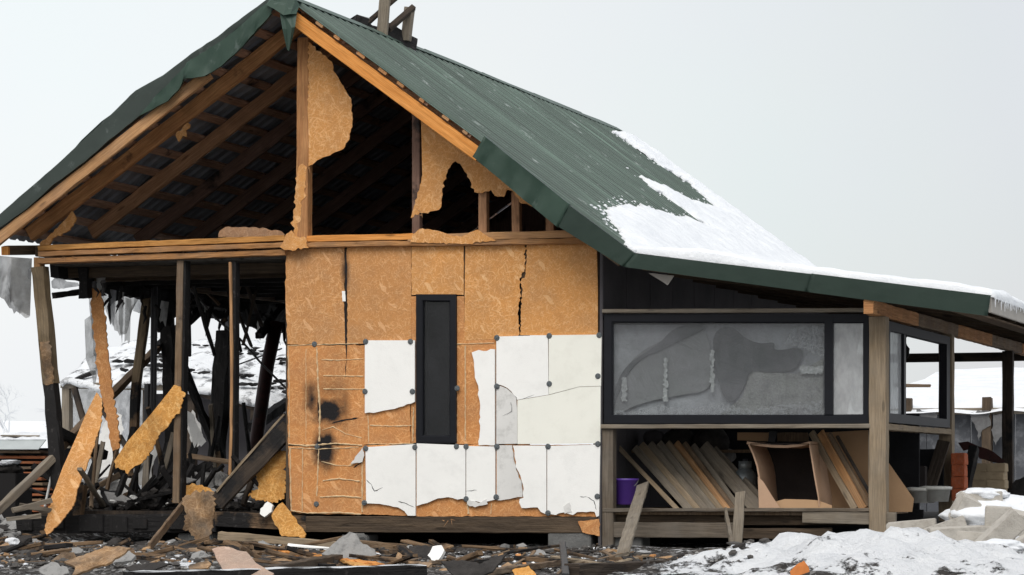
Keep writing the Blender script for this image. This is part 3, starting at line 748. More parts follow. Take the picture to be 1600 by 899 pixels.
# --- foam boards
foam = [
 ('foam', [(570, 532), (648, 532), (648, 628), (630, 635), (610, 640), (590, 644), (570, 646)], {0, 1, 6}, 0),
 ('foam', [(571, 699), (649, 694), (649, 806), (637, 806), (632, 799), (622, 793), (600, 789), (572, 787)], {0, 1, 7}, 0),
 ('foam', [(651, 693), (727, 696), (727, 780), (715, 781), (700, 777), (684, 779), (668, 786), (651, 791)], {0, 1, 7}, .003),
 ('foam', [(728.5, 697), (773.5, 698), (773.5, 781), (750, 785), (737, 783), (728.5, 780)], {0, 1, 5}, 0),
 ('foam', [(737, 551), (748, 547), (773, 546), (773, 696), (748, 696), (750, 640), (748, 610), (742, 590), (741, 575)], {2}, .002),
 ('foam', [(775.5, 526), (856, 524), (857, 617), (808, 625), (807, 621), (799, 612), (786, 603), (775.5, 600)], {0, 1, 2, 7}, 0),
 ('foam_grey', [(775.5, 602), (785, 604.5), (798, 613), (806.5, 622), (808, 640), (808, 693.5), (775.5, 694)], {4, 5, 6}, -.004),
 ('foam_cream', [(857.5, 524), (940, 523), (939, 603.3), (905, 604.3), (857.5, 616.8)], {0, 1, 2, 3, 4}, .002),
 ('foam_cream', [(808.5, 625.6), (858, 617.4), (905, 604.8), (938.5, 603.8), (938, 693), (808.5, 694)], {0, 1, 2, 3, 4, 5}, -.002),
 ('foam_grey', [(776, 696), (800, 696), (802, 715), (809, 740), (815, 760), (816, 777), (796, 780), (776, 782)], {0, 7}, -.004),
 ('foam', [(801.5, 696.5), (853.5, 696.5), (853.5, 804), (845, 800), (840, 793), (815, 794), (811, 785), (812, 780), (818, 778), (817, 757), (810, 737), (804, 714)], {0, 1}, .002),
 ('foam', [(855, 697), (938, 695), (936, 806), (932, 808), (929, 800), (910, 800), (895, 805), (880, 801), (868, 805), (855, 804)], {0, 1, 9}, 0)]
for (mn, pts, keep, dy) in foam:
    board('foam_board', pts, -.040 - dy, .024, M[mn], house, step=6, amp=1.1, keep=keep)
# chips peeled up from torn foam
for pts in ([(880, 792), (890, 785), (893, 800), (882, 803)], [(728, 779), (748, 786), (760, 780), (762, 788), (742, 793), (730, 788)], [(548, 725), (566, 700), (569, 712), (566, 722)]):
    board('foam_chip', pts, -.046, .008, M['foam_grey'], house, step=4, amp=.8)
# cracks scored into the foam: thin dark recess strips
def crack(pts, w=.8, y=-.0415, mat=None, name='crack'):
    a = []; b = []
    q = []
    for i in range(len(pts) - 1):
        for j in range(4): q.append((pts[i][0] + (pts[i + 1][0] - pts[i][0]) * j / 4 + rnd(-.7, .7), pts[i][1] + (pts[i + 1][1] - pts[i][1]) * j / 4 + rnd(-.5, .5)))
    q.append(pts[-1])
    for i, p in enumerate(q):
        d = (q[min(i + 1, len(q) - 1)][0] - q[max(i - 1, 0)][0], q[min(i + 1, len(q) - 1)][1] - q[max(i - 1, 0)][1]); l = math.hypot(*d) or 1
        ww = w * rnd(.3, 1) * (1 if 0 < i < len(q) - 1 else .2)
        a.append((p[0] - d[1] / l * ww, p[1] + d[0] / l * ww)); b.append((p[0] + d[1] / l * ww, p[1] - d[0] / l * ww))
    bm = bmesh.new(); pa = [bm.verts.new(P(*p, y)) for p in a]; pb = [bm.verts.new(P(*p, y)) for p in b]
    for i in range(len(q) - 1): bm.faces.new((pa[i], pa[i + 1], pb[i + 1], pb[i]))
    ob = link(name, bm, mat or M['black_void'], house); ob['kind'] = 'stuff'; return ob
crack([(815, 624), (835, 617)], .7, -.0405); crack([(572, 750), (580, 757), (585, 768), (598, 762)], .7); crack([(785, 650), (800, 643), (798, 628)], .4)
crack([(698, 723), (712, 721), (726, 722)], 1.0); crack([(728, 768), (745, 766)], .6, -.0415); crack([(648, 793), (632, 786), (622, 784)], .7)
crack([(918, 777), (928, 783), (932, 797)], .7); crack([(540, 395), (541, 440), (539, 500), (541, 560)], 2.0, -.016); crack([(541, 560), (540, 590)], .9, -.016)
crack([(518, 662), (540, 656), (560, 653)], 1.5, -.0165); crack([(800, 780), (830, 779)], .8); crack([(905, 776), (918, 777)], .6)
crack([(497, 622), (498, 660)], 1.0, -.0165); crack([(552, 731), (566, 722)], 1.3, -.0165)
board('foam_chip', [(534, 455), (539, 455), (540, 471), (535, 471)], -.02, .006, M['foam'], house, step=4, amp=.4)
# fixing washers
wbm = bmesh.new(); bmesh.ops.create_cone(wbm, cap_ends=True, segments=14, radius1=.030, radius2=.024, depth=.008)
for i in range(4):
    a = i * math.pi / 4; boxbm(-.026, .026, -.004, .004, .004, .009, wbm) if i == 0 else None
ring = bmesh.ops.create_cone(wbm, cap_ends=True, segments=8, radius1=.010, radius2=.008, depth=.016)
wm = bpy.data.meshes.new('washer'); wbm.to_mesh(wm); wbm.free(); wm.materials.append(M['washer'])
for (u, v) in [(491, 538), (571, 534), (641, 534), (570, 612), (644, 612), (571, 701), (648, 699), (713, 698), (728, 698), (714, 607), (776, 604), (776, 528), (858, 525), (936, 524), (858, 600), (934, 588), (776, 698), (856, 698), (934, 694), (569, 786), (728, 780), (775, 777), (856, 802), (933, 776), (494, 788), (495, 698)]:
    o = bpy.data.objects.new('fixing_washer', wm); COL.objects.link(o); o.parent = house
    o.location = P(u, v, -.046 if u > 565 else -.018); o.rotation_euler = (math.pi / 2, rnd(0, 3), 0)
# glue beads left on the sheathing
def tube_bm(pts, r, seg=6, jit=.0, bm=None):
    own = bm is None
    if own: bm = bmesh.new()
    pts = [Vector(p) for p in pts]; rings = []
    for i, p in enumerate(pts):
        d = (pts[min(i + 1, len(pts) - 1)] - pts[max(i - 1, 0)]).normalized()
        up = Vector((0, 1, 0)) if abs(d.y) < .8 else Vector((0, 0, 1)); s = d.cross(up).normalized(); t = s.cross(d)
        rr = (r[i] if isinstance(r, list) else r) * (1 + rnd(-jit, jit))
        rings.append([bm.verts.new(p + (s * math.cos(k * 6.2832 / seg) + t * math.sin(k * 6.2832 / seg)) * rr) for k in range(seg)])
    for i in range(len(rings) - 1):
        for k in range(seg): bm.faces.new((rings[i][k], rings[i][(k + 1) % seg], rings[i + 1][(k + 1) % seg], rings[i + 1][k]))
    bm.faces.new(rings[0][::-1]); bm.faces.new(rings[-1])
    return bm
def densify(pts, st, j):
    r = []
    for i in range(len(pts) - 1):
        p, q = pts[i], pts[i + 1]; n = max(1, int(math.hypot(q[0] - p[0], q[1] - p[1]) / st))
        for k in range(n): r.append((p[0] + (q[0] - p[0]) * k / n + rnd(-j, j), p[1] + (q[1] - p[1]) * k / n + rnd(-j, j)))
    r.append(pts[-1]); return r
for pts, r in [([(478, 545), (478, 692)], .004), ([(495, 543), (497, 600), (500, 640), (499, 690)], .013), ([(451, 694), (480, 697), (520, 693), (566, 696)], .012),
    ([(502, 562), (530, 563), (568, 561)], .007), ([(505, 587), (568, 588)], .008), ([(505, 608), (570, 608)], .008), ([(473, 700), (472, 799)], .006), ([(498, 703), (495, 775)], .009),
    ([(453, 700), (455, 798)], .009), ([(455, 798), (480, 802), (530, 801), (564, 804)], .010), ([(566, 704), (566, 800)], .011), ([(575, 648), (576, 692)], .007), ([(578, 665), (610, 666), (643, 665)], .008),
    ([(646, 637), (645, 690)], .009), ([(574, 694), (610, 694), (646, 693)], .006), ([(505, 751), (530, 748), (562, 752)], .009), ([(500, 777), (535, 775), (564, 778)], .010), ([(502, 721), (525, 727), (548, 728), (562, 718)], .007),
    ([(727, 541), (727, 600), (727, 688)], .009), ([(714, 538), (772, 536)], .007), ([(504, 672), (520, 667), (540, 678), (565, 684)], .007), ([(450, 541), (452, 600), (452, 690)], .006), ([(450, 540), (560, 537)], .006),
    ([(452, 700), (500, 702), (560, 699)], .006), ([(713, 545), (714, 690)], .005), ([(731, 785), (732, 803)], .014), ([(768, 786), (767, 803)], .008), ([(546, 728), (560, 716), (566, 705)], .012)]:
    dp = densify(pts, 4, .4); link('glue_bead', tube_bm([P(u, v, -.0145) for u, v in dp], r * .68, 5, .5), M['glue'], house)
# --- top plates of the front wall
plate_y = -.03
for (v0, v1, h, m, yy) in ((387, 371.5, 9, 'plate_orange', .02), (397, 382.5, 8, 'plate_wood', .0), (407, 393.5, 9, 'plate_wood', .025)):
    hh = h / 152.8
    beam('top_plate', P(64, v0 + h / 2 - 3, plate_y + yy), P(449, v1 + h / 2 - 3, plate_y + yy), .14, hh, M[m], house, rough=.0035, n=22)
o = beam('top_plate', P(482, 374, -.035), P(648, 370.5, -.035), .10, .065, M['orange_wood'], house, rough=.002, n=8); o['label'] = 'bright orange length of top plate'
beam('top_plate', P(640, 373, -.03), P(905, 366, -.03), .11, .075, M['fresh_wood'], house, rough=.003, n=16)
beam('top_plate', P(450, 384, -.02), P(934, 377, -.02), .12, .055, M['plate_wood'], house, rough=.004, n=26)
# left end of plate projecting under the eave
beam('outrigger', P(60, 391, .25), P(9, 391.5, -.12), .09, .10, M['dark_beam'], house)
beam('outrigger', P(10, 392, -.13), P(7.5, 392, -.17), .08, .095, M['orange_wood'], house)
beam('wall_plate', P(64, 392, .0), (0, 11, P(64, 392, 0).z), .14, .12, M['dark_beam'], house)
box('plate_block', X(57), X(66), -.06, .06, Z(419, 60), Z(403, 60), M['fresh_wood'], house)
# king post and ragged sheathing on it
beam('king_post', P(477, 60, .0), P(475, 388, -.02), .13, .13, M['raf'], house, up=(0, 1, 0), rough=.003)
board('torn_osb', [(483, 66), (519, 96), (521, 110), (527, 118), (538, 138), (547, 152), (548, 168), (549, 190), (545, 215), (536, 234), (520, 241), (510, 246), (500, 250), (488, 258), (480, 263), (472, 258), (470, 245), (471, 200), (481, 160)],
      -.075, .014, M['osb_dirty'] if False else M['osb'], house, step=4, amp=1.4, warp=.02)
board('torn_osb', [(466, 262), (472, 256), (480, 262), (478, 292), (470, 330), (464, 372), (459, 374), (458, 340), (462, 300)], -.085, .012, M['osb'], house, step=4, amp=2.0)
board('torn_osb', [(437, 386), (447, 366), (455, 360), (461, 368), (478, 372), (482, 388), (462, 391), (445, 391)], -.108, .012, M['osb'], house, step=4, amp=1.6)
board('torn_osb', [(659, 187), (659, 270), (655, 290), (646, 322), (641, 341), (655, 333), (668, 334), (676, 330), (686, 328), (690, 318), (691, 295), (697, 275), (704, 262), (708, 255), (713, 252), (722, 260), (731, 272), (738, 288), (742, 300), (755, 302), (768, 297), (774, 306), (788, 308), (793, 297), (800, 298), (808, 308), (815, 318), (835, 322), (842, 320), (800, 285), (760, 250), (710, 215)],
      -.03, .014, M['osb'], house, step=4, amp=1.5, warp=.015, keep={30, 31, 0})
beam('gable_stud', P(652, 165, .02), P(652, 372, .02), .085, .09, M['attic_dark'], house, up=(0, 1, 0))
beam('gable_stud', P(756, 262, .06), P(756, 368, .06), .09, .09, M['attic_wood'], house, up=(0, 1, 0))
beam('gable_stud', P(807, 300, .06), P(808, 368, .06), .085, .09, M['attic_wood'], house, up=(0, 1, 0))
beam('gable_stud', P(861, 335, .06), P(861, 368, .06), .085, .09, M['attic_wood'], house, up=(0, 1, 0))
board('torn_osb', [(641, 379), (645, 366), (660, 357), (680, 360), (705, 368), (722, 370), (738, 362), (746, 359), (760, 368), (775, 376), (725, 381)], -.095, .012, M['osb'], house, step=4, amp=1.0)
board('torn_osb', [(341, 371), (343, 361), (352, 355), (395, 355), (440, 362), (446, 370), (400, 372)], .12, .012, M['osb_mute'], house, step=5, amp=1.2)
for s_ in range(16):     # splinters standing out of the broken edges
    u, v = random.choice([(125, 404), (478, 262), (655, 334), (775, 306), (458, 373), (700, 812), (95, 402), (560, 379)])
    a = P(u + rnd(-6, 6), v + rnd(-3, 3), -.08); link('splinter', tube_bm([a, a + Vector((rnd(-.06, .06), -.01, rnd(-.07, .05)))], [.005, .001], 4), M['fresh_wood'], house)
# split rafter lath hanging in the attic
beam('split_lath', P(470, 108, 2.4), P(328, 258, 2.4), .03, .05, M['attic_wood'], house, rough=.004, taper=.3)
board('torn_osb', [(100, 345), (95, 350), (62, 382), (60, 388), (75, 389), (82, 372), (108, 360), (118, 342), (112, 330)], .01, .03, M['osb'], house, step=4, amp=1.4)
board('torn_osb', [(275, 208), (293, 192), (296, 200), (290, 204), (291, 214), (285, 212), (279, 222), (276, 216)], .0, .02, M['osb'], house, step=4, amp=1.3)
# --- sill beams along the bottom of the wall
beam('sill_beam', P(478, 819, .06), P(937, 820.5, .06), .16, .165, M['dark_beam'], house, rough=.003)
beam('sill_beam', P(336, 811, .05), P(482, 817, .055), .15, .155, M['half_char'], house, rough=.006)
o = beam('sill_beam', P(32, 820, .03), P(340, 817, .05), .17, .19, M['char'], house, rough=.012); o['label'] = 'charred left length of sill beam'
for i in range(6):  # checked surface of the charcoal
    u = 50 + i * 42 + rnd(-14, 14); box('char_plate', X(u), X(u + rnd(12, 40)), -.065 - rnd(0, .02), -.03, Z(832, 100) + rnd(0, .05), Z(804, 100) - rnd(0, .04), M['char'], house, bev=.006)
board('torn_osb', [(903, 815), (936, 811), (937, 838), (910, 832)], -.04, .01, M['osb_low'], house, step=4, amp=.8)
box('concrete_block', X(857), X(924), -.02, .3, -.06, Z(833, 900), M['concrete'], house, bev=.01)
box('concrete_block', X(533), X(575), .0, .3, -.06, Z(836, 560), M['concrete'], house, bev=.01)
box('concrete_block', X(942), X(1003), .0, .3, -.06, Z(836, 960), M['concrete'], house, bev=.01)
box('concrete_block', X(276), X(330), .02, .3, -.06, Z(834, 300), M['concrete'], house, bev=.012)
box('underfloor_shade', xL + .4, xR, 2.2, 2.25, -.3, zfl - .1, M['black_void'], house)  # black sheet standing in for the shade of the open void below
beam('corner_trim', P(941, 385, -.01), P(938, 852, -.01), .035, .05, M['wall_dark'], house, up=(0, 1, 0))
# --- open left bay: studs still standing
zt0 = 410
def stud(pts, w, h, mat, name='stud', **k):
    (u0, v0, y0), (u1, v1, y1) = pts
    return beam(name, P(u0, v0, y0), P(u1, v1, y1), w, h, mat, house, up=(0, 1, 0), **k)
o = stud([(62, 418, .0), (80, 600, -.03)], .14, .13, M['post_wood'], rough=.006, name='corner_post')
stud([(80, 598, -.03), (93, 765, -.10)], .135, .13, M['char'], rough=.010, name='corner_post')
board('torn_osb', [(62, 535), (78, 533), (80, 560), (83, 600), (70, 602), (66, 570)], -.10, .012, M['osb_dirty'], house, step=4, amp=1.2)
stud([(284, 408, .02), (277, 786, .0)], .075, .09, M['worn_wood'], rough=.003)
stud([(292, 408, .05), (285, 780, .04)], .032, .12, M['char'], rough=.003)  # dark strip painting the shaded right side of the stud above
stud([(367, 410, .04), (365, 738, .02)], .07, .11, M['char'], rough=.003)
stud([(360, 410, -.02), (360, 742, -.03)], .028, .05, M['fresh_wood'], rough=.003, bow=(.02, 0))
# side wall (x = 0 plane) seen through the bay
def S(u, v, x=0.0): return PP(u, v, (x, 0, 0), (1, 0, 0))
def sbeam(name, a, b, w, h, mat, x=0.0, x2=None, **k):
    return beam(name, S(*a, x), S(*b, x if x2 is None else x2), w, h, mat, house, up=k.pop('up', (1, 0, 0)), **k)
sbeam('side_header', (84, 422), (212, 440), .10, .16, M['char'], rough=.012, up=(0, 0, 1))
sbeam('side_header', (84, 462), (136, 455), .05, .06, M['char'], rough=.005, up=(0, 0, 1))
sbeam('side_header', (150, 432), (450, 478), .16, .34, M['char'], rough=.02, up=(0, 0, 1))
sbeam('side_header', (235, 470), (445, 505), .14, .16, M['char'], x=-.2, rough=.03, up=(0, 0, 1))
sbeam('side_header', (300, 432), (452, 452), .05, .10, M['sooty_beam'], x=.9, rough=.004, up=(0, 0, 1))
sbeam('side_header', (300, 452), (452, 470), .04, .07, M['worn_wood'], x=.6, rough=.004, up=(0, 0, 1))
sbeam('charred_stub', (132, 418), (134, 466), .11, .12, M['char'], x=.25, rough=.01)
def sboard(name, pts, x, th, mat, step=5, amp=1.6, warp=.0):
    w = [S(u, v, x) for (u, v) in jag(pts, step, amp)]; bm = slab_bm(w, (1, 0, 0), th)
    if warp: warp_bm(bm, warp, 2.5)
    return link(name, bm, mat, house)
sboard('charred_board', [(175, 440), (215, 445), (212, 455), (176, 474)], .05, .03, M['char'])
sboard('charred_board', [(240, 440), (292, 440), (292, 480), (262, 505), (250, 520), (236, 480)], .05, .03, M['char'])
sboard('charred_board', [(295, 440), (450, 450), (450, 522), (405, 518), (370, 500), (340, 478), (320, 488), (296, 500)], -.1, .03, M['char'], warp=.05)
board('torn_osb', [(143, 452), (152, 452), (160, 470), (165, 500), (167, 530), (170, 560), (176, 600), (182, 640), (187, 700), (176, 705), (168, 660), (158, 610), (152, 570), (147, 520), (142, 480)], .7, .02, M['osb_low'], house, amp=1.5, step=4, warp=.02)
sbeam('side_stud', (233, 446), (213, 600), .08, .10, M['post_wood'], rough=.005)
sbeam('side_stud', (213, 598), (204, 800), .08, .10, M['half_char'], rough=.005)
sbeam('side_stud', (243, 448), (240, 700), .035, .05, M['dark_metal'], x=.3)
sbeam('side_stud', (238, 450), (236, 690), .02, .03, M['dark_metal'], x=.3)
sbeam('side_stud', (262, 490), (272, 800), .13, .13, M['char'], rough=.014)
sbeam('side_stud', (258, 500), (332, 690), .07, .09, M['char'], rough=.012)
sbeam('side_stud', (352, 520), (338, 720), .18, .17, M['char'], rough=.02)
sbeam('side_stud', (358, 430), (354, 640), .06, .08, M['char'], rough=.01)
sbeam('side_brace', (268, 522), (88, 706), .07, .09, M['worn_wood'], rough=.005, x=-.1)
sbeam('side_brace', (84, 672), (160, 712), .10, .12, M['char'], rough=.01, x=-.05)
sbeam('side_stud', (230, 600), (228, 740), .05, .06, M['dark_metal'], x=-.3)
sbeam('side_brace', (450, 628), (395, 668), .12, .12, M['char'], rough=.012, x=.0)
sbeam('side_brace', (245, 545), (330, 470), .09, .10, M['char'], rough=.01, x=-.1)
sbeam('side_brace', (405, 525), (455, 470), .09, .10, M['char'], rough=.01, x=.3)
sbeam('sole_plate', (70, 800), (300, 796), .14, .10, M['sooty_beam'], rough=.008, up=(0, 0, 1))
bm = tube_bm([S(432, 505, .4), S(418, 570, .35), S(402, 680, .3), S(398, 720, .3)], .085, 14)
o = link('collapsed_flue', bm, M['maroon'], house, smooth=True)
link('bent_rod', tube_bm([S(292, 446, .6), S(340, 500, .6), (S(375, 530, .6)), S(410, 570, .6), S(452, 612, .6)], .014, 6), M['rod'], house)
link('bent_rod', tube_bm([S(372, 570, -.1), S(440, 545, -.1)], .010, 6), M['rod'], house)

def drape(name, pts_top, rows, y, mat, parent, sag=.05, side=False):
    """hanging film: top edge pixel list, rows = list of bottom pixel points per column"""
    bm = bmesh.new(); g = []; m = 9
    for i, (a, b) in enumerate(zip(pts_top, rows)):
        col = []
        for j in range(m + 1):
            f = j / m; u = a[0] + (b[0] - a[0]) * f; v = a[1] + (b[1] - a[1]) * f
            off = sag * noise.noise(Vector((u * .06, v * .02, 1))) * (.3 + f) * 2
            p = S(u, v, side + off) if side is not False else P(u, v, y + off)
            col.append(bm.verts.new(p))
        g.append(col)
    for i in range(len(g) - 1):
        for j in range(m): bm.faces.new((g[i][j], g[i + 1][j], g[i + 1][j + 1], g[i][j + 1]))
    return link(name, bm, mat, parent, smooth=True)
def dens2(t, b, n, jt=3):
    T = []; B = []
    for i in range(len(t) - 1):
        for k in range(n):
            f = k / n; T.append((t[i][0] + (t[i + 1][0] - t[i][0]) * f, t[i][1] + (t[i + 1][1] - t[i][1]) * f))
            B.append((b[i][0] + (b[i + 1][0] - b[i][0]) * f + rnd(-1, 1), b[i][1] + (b[i + 1][1] - b[i][1]) * f + rnd(-jt, jt)))
    T.append(t[-1]); B.append(b[-1]); return T, B
# shreds and thin broken laths hanging from and leaning in the burnt side wall
bm = bmesh.new()
for i in range(38):
    u = rnd(132, 446); v = 440 + (u - 132) * .17 + rnd(-14, 22); x = rnd(-.2, .8); a = S(u, v, x); l = rnd(.05, .32) * (1.4 if random.random() < .2 else 1)
    pts = [a]; 
    for q in range(3): pts.append(pts[-1] + Vector((rnd(-.05, .05), rnd(-.08, .08), -l / 3)))
    tube_bm(pts, [rnd(.012, .04), rnd(.012, .035), rnd(.008, .02), .003], 5, bm=bm)
o = link('charred_shreds', bm, M['char'], house); o['kind'] = 'stuff'
for i in range(22):
    u0 = rnd(135, 440); u1 = u0 + rnd(-45, 45); x = rnd(-.1, .9); v0 = rnd(770, 800); v1 = rnd(620, 745)
    sbeam('broken_lath', (u0, v0), (u1, v1), rnd(.02, .06), rnd(.03, .07), M[random.choice(['char', 'char', 'char', 'half_char', 'worn_wood', 'grey_wood'])], x=x, x2=x + rnd(-.3, .3), rough=.006)
for i in range(9):
    u0 = rnd(290, 445); x = rnd(.2, 1.6)
    sbeam('broken_lath', (u0, rnd(420, 450)), (u0 + rnd(-40, 40), rnd(470, 560)), rnd(.02, .04), rnd(.03, .05), M[random.choice(['char', 'half_char', 'sooty_beam'])], x=x, x2=x + rnd(-.2, .2), rough=.006)
T, B = dens2([(470 - 185, 444), (305, 446)], [(288, 486), (300, 492)], 5, 8); drape('hanging_film', T, B, 0, M['film_soot'], house, side=.1)
for (u, v, w, l) in [(172, 452, 10, 60), (186, 455, 8, 84), (252, 470, 12, 40), (318, 470, 14, 30), (352, 482, 9, 44), (400, 500, 12, 26)]:
    T, B = dens2([(u, v), (u + w, v + 2)], [(u + rnd(-6, 4), v + l * rnd(.5, .9)), (u + w * .6, v + l)], 5, 9); drape('hanging_film', T, B, 0, M[random.choice(['film', 'film_grey'])], house, side=rnd(-.1, .4))
T, B = dens2([(150, 430), (165, 432)], [(152, 462), (162, 466)], 4, 5); drape('hanging_film', T, B, 0, M['film'], house, side=.3)
# --- veranda: frame, posts, window, lower opening
p1x = X(1374); sx = p1x
zsb = P(1340, 479, YF).z
b0 = P(1337, 481, YF); b1 = Vector((b0.x + .02, YB - .1, b0.z))
b0.x = sx - .02; b1.x = sx + .02
# side beam carried by the posts, made of laid lengths
yy = YF - .02; i = 0
zb = P(1374, 484, -.05).z
while yy < YB - .2:
    y1 = min(yy + 2.35, YB - .1)
    beam('side_beam', (sx, yy, zb), (sx, y1 - .004, zb), .09, .135, M['worn_wood'] if i % 2 else M['raf'], house, rough=.004); yy = y1; i += 1
def vpost(u, y, w, mat, vb=858):
    x = X(u, y); return beam('veranda_post', (x, y, zb - .07), (x, y, -.05), w, w, mat, house, up=(0, 1, 0), rough=.003)
vp = vpost(1373.5, -.02, .165, M['tan_wood'])
y2 = 0.0
def y_of(u_target, x):      # depth at which a line of constant x reaches an image column
    r = ray(u_target, 700); return CAM.y + r.y * (x - CAM.x) / r.x
ypost = y_of(1479, sx); y3 = y_of(1575, sx)
beam('veranda_post', (sx, ypost, zb - .07), (sx, ypost, -.05), .15, .15, M['tan_wood'], house, up=(0, 1, 0), rough=.003)
beam('veranda_post', (sx, y3, zb - .07), (sx, y3, -.05), .13, .13, M['sooty_beam'], house, up=(0, 1, 0), rough=.003)
beam('veranda_post', (sx, YB - .3, zb - .07), (sx, YB - .3, -.05), .13, .13, M['sooty_beam'], house, up=(0, 1, 0), rough=.003)
beam('back_beam', (xR, YB - .3, zb - .02), (sx - .07, YB - .3, zb - .02), .07, .12, M['sooty_beam'], house)
# rafters of the veranda roof
o_, d_, n_, ln = slope_frame(bend, eav)
i = 0; yv = -.35
while yv < YB:
    a = o_ + d_ * (ln * .02) + n_ * -.09; b = o_ + d_ * (ln * .985) + n_ * -.09; a.y = b.y = yv
    beam('veranda_rafter', a, b, .05, .10, M['dark_beam'] if i else M['worn_wood'], house, up=n_, rough=.003); yv += .95; i += 1
for i in range(9):
    f = .03 + i * .117; p = o_ + d_ * (ln * f) + n_ * -.022; q = p.copy(); p.y = YF + .02; q.y = YB
    beam('veranda_batten', p, q, .09, .03, M['dark_beam'], house, up=n_)
# eaves board with its drip of icicles
e0 = o_ + d_ * (ln + .012) + n_ * -.06; e0.y = YF; e1 = e0.copy(); e1.y = YB
beam('eaves_board', e0, e1, .025, .15, M['fascia_pale'], house, up=(0, 0, 1))
e0 = o_ + d_ * (ln - .25) + n_ * -.15; e0.y = YF + .05; e1 = e0.copy(); e1.y = YB
beam('eaves_board', e0, e1, .30, .02, M['worn_wood'], house, up=n_)
for i in range(46):
    y_i = YF + .1 + i * .11 + rnd(-.03, .03); a = o_ + d_ * (ln + .04); a.y = y_i; a.z += .03
    link('icicle', tube_bm([a, a + Vector((0, 0, -rnd(.03, .12)))], [.012, .002], 5), M['snow'], house)
# front window band
wv, I = frame_part(944, 491, 1362, 662, -.05, .09, .075, M['frame'], 'window'); wv['label'] = 'wide dark framed veranda window with dusty glass'
xm0, xm1 = X(1290), X(1303)
box('mullion', xm0, xm1, -.055, .03, I[3].z - .001, I[0].z + .001, M['frame'], wv)
pz0, pz1 = I[3].z, I[0].z
link('pane', slab_bm([Vector((I[0].x, -.012, pz1)), Vector((xm0, -.012, pz1)), Vector((xm0, -.012, pz0)), Vector((I[0].x, -.012, pz0))], (0, -1, 0), .008), M['glass_dusty'], wv)
link('pane', slab_bm([Vector((xm1, -.012, pz1)), Vector((I[1].x, -.012, pz1)), Vector((I[1].x, -.012, pz0)), Vector((xm1, -.012, pz0))], (0, -1, 0), .008), M['glass_frost'], wv)
beam('window_head', P(944, 487, -.02), P(1362, 485, -.02), .14, .04, M['grey_wood'], house, rough=.002)
beam('window_sill', P(942, 667, -.03), P(1362, 666, -.03), .15, .042, M['grey_wood'], house, rough=.002)
# side window set between the posts
ws = bmesh.new()
sxw = sx + .02; ya, yb_ = .12, ypost - .12
zt_ = P(1390, 505, .1); zt = zb - .10; zb0 = P(1390, 660, .1).z
def sideframe():
    bm = bmesh.new(); f = .09
    for (y0, y1, z0, z1) in ((ya, yb_, zt - f, zt), (ya, yb_, zb0, zb0 + f), (ya, ya + .12, zb0 + f, zt - f), (yb_ - .2, yb_, zb0 + f, zt - f)):
        boxbm(sxw - .04, sxw + .04, y0, y1, z0, z1, bm)
    return bm
w3 = link('window', sideframe(), M['frame_grey'], house); w3['label'] = 'open sided veranda window turned away to the right'
box('sash_bar', sxw - .03, sxw + .03, 1.0, 1.1, zb0 + .09, zt - .09, M['frame'], w3)
link('pane', slab_bm([Vector((sxw, ya + .12, zt - .09)), Vector((sxw, 1.0, zt - .09)), Vector((sxw, 1.0, zb0 + .09)), Vector((sxw, ya + .12, zb0 + .09))], (1, 0, 0), .006), M['glass_frost'], w3)
beam('side_rail', (sx, .06, zb0 - .045), (sx, ypost - .06, zb0 - .045), .14, .06, M['tan_wood'], house, rough=.003)
# dark torn curtain inside the side window
# low frame around the opening
box('lower_frame', X(944), X(961), -.07, .05, -.04, Z(671, 950), M['weathered'], house, bev=.004)
beam('lower_post', P(1363, 672, .02), P(1363, 800, .02), .065, .08, M['grey_wood'], house, up=(0, 1, 0))
beam('deck_edge', P(944, 797, -.02), P(1362, 797, -.02), .12, .035, M['weathered'], house, rough=.004)
beam('deck_rail', P(944, 828, -.03), P(1150, 829, -.03), .05, .15, M['weathered'], house, rough=.003)
beam('deck_rail', P(1255, 808, -.04), P(1400, 811, -.04), .06, .12, M['grey_wood'], house, rough=.003)
beam('deck_rail', P(1150, 834, .02), P(1300, 833, .02), .06, .10, M['dark_beam'], house, rough=.003)
beam('deck_rail', P(944, 812, .08), P(1362, 811, .08), .05, .12, M['dark_beam'], house)
for i in range(14):
    y0 = -.02 + i * .145; box('deck_board', X(944), sx - .1, y0, y0 + .138, Z(800, 1100) - .03, Z(797, 1100) + rnd(-.004, .004), M['worn_wood'], house)
box('underdeck_shade', xR, sx, 2.3, 2.35, -.1, Z(800, 1100), M['black_void'], house)  # added black sheet in place of the shade beneath the deck
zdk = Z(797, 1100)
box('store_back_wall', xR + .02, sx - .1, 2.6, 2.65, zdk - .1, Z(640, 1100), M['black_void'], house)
board('soffit_scrap', [(1013, 427), (1053, 431), (1043, 446), (1036, 441)], -.4, .01, M['fascia_pale'], house, step=8, amp=.4)
# hanging film left and in the bay
T, B = dens2([(18, 402), (34, 403), (50, 404)], [(16, 474), (30, 486), (46, 496)], 5, 6)
drape('hanging_film', T, B, .22, M['film'], house)
T, B = dens2([(-20, 398), (0, 400), (20, 402), (50, 404)], [(-20, 460), (2, 466), (22, 488), (47, 494)], 6)
drape('hanging_film', T, B, .25, M['film_soot'], house, sag=.12)
T, B = dens2([(140, 448), (160, 452)], [(138, 470), (150, 585)], 7, 12); drape('hanging_film', T, B, 0, M['film'], house, side=-.15)
T, B = dens2([(132, 500), (146, 490), (158, 520)], [(134, 560), (146, 595), (160, 565)], 5, 10); drape('hanging_film', T, B, 0, M['film'], house, side=-.15)
T, B = dens2([(158, 452), (178, 455), (200, 458), (222, 462)], [(160, 480), (176, 508), (198, 530), (204, 480)], 6, 10); drape('hanging_film', T, B, 0, M['film'], house, side=-.2)
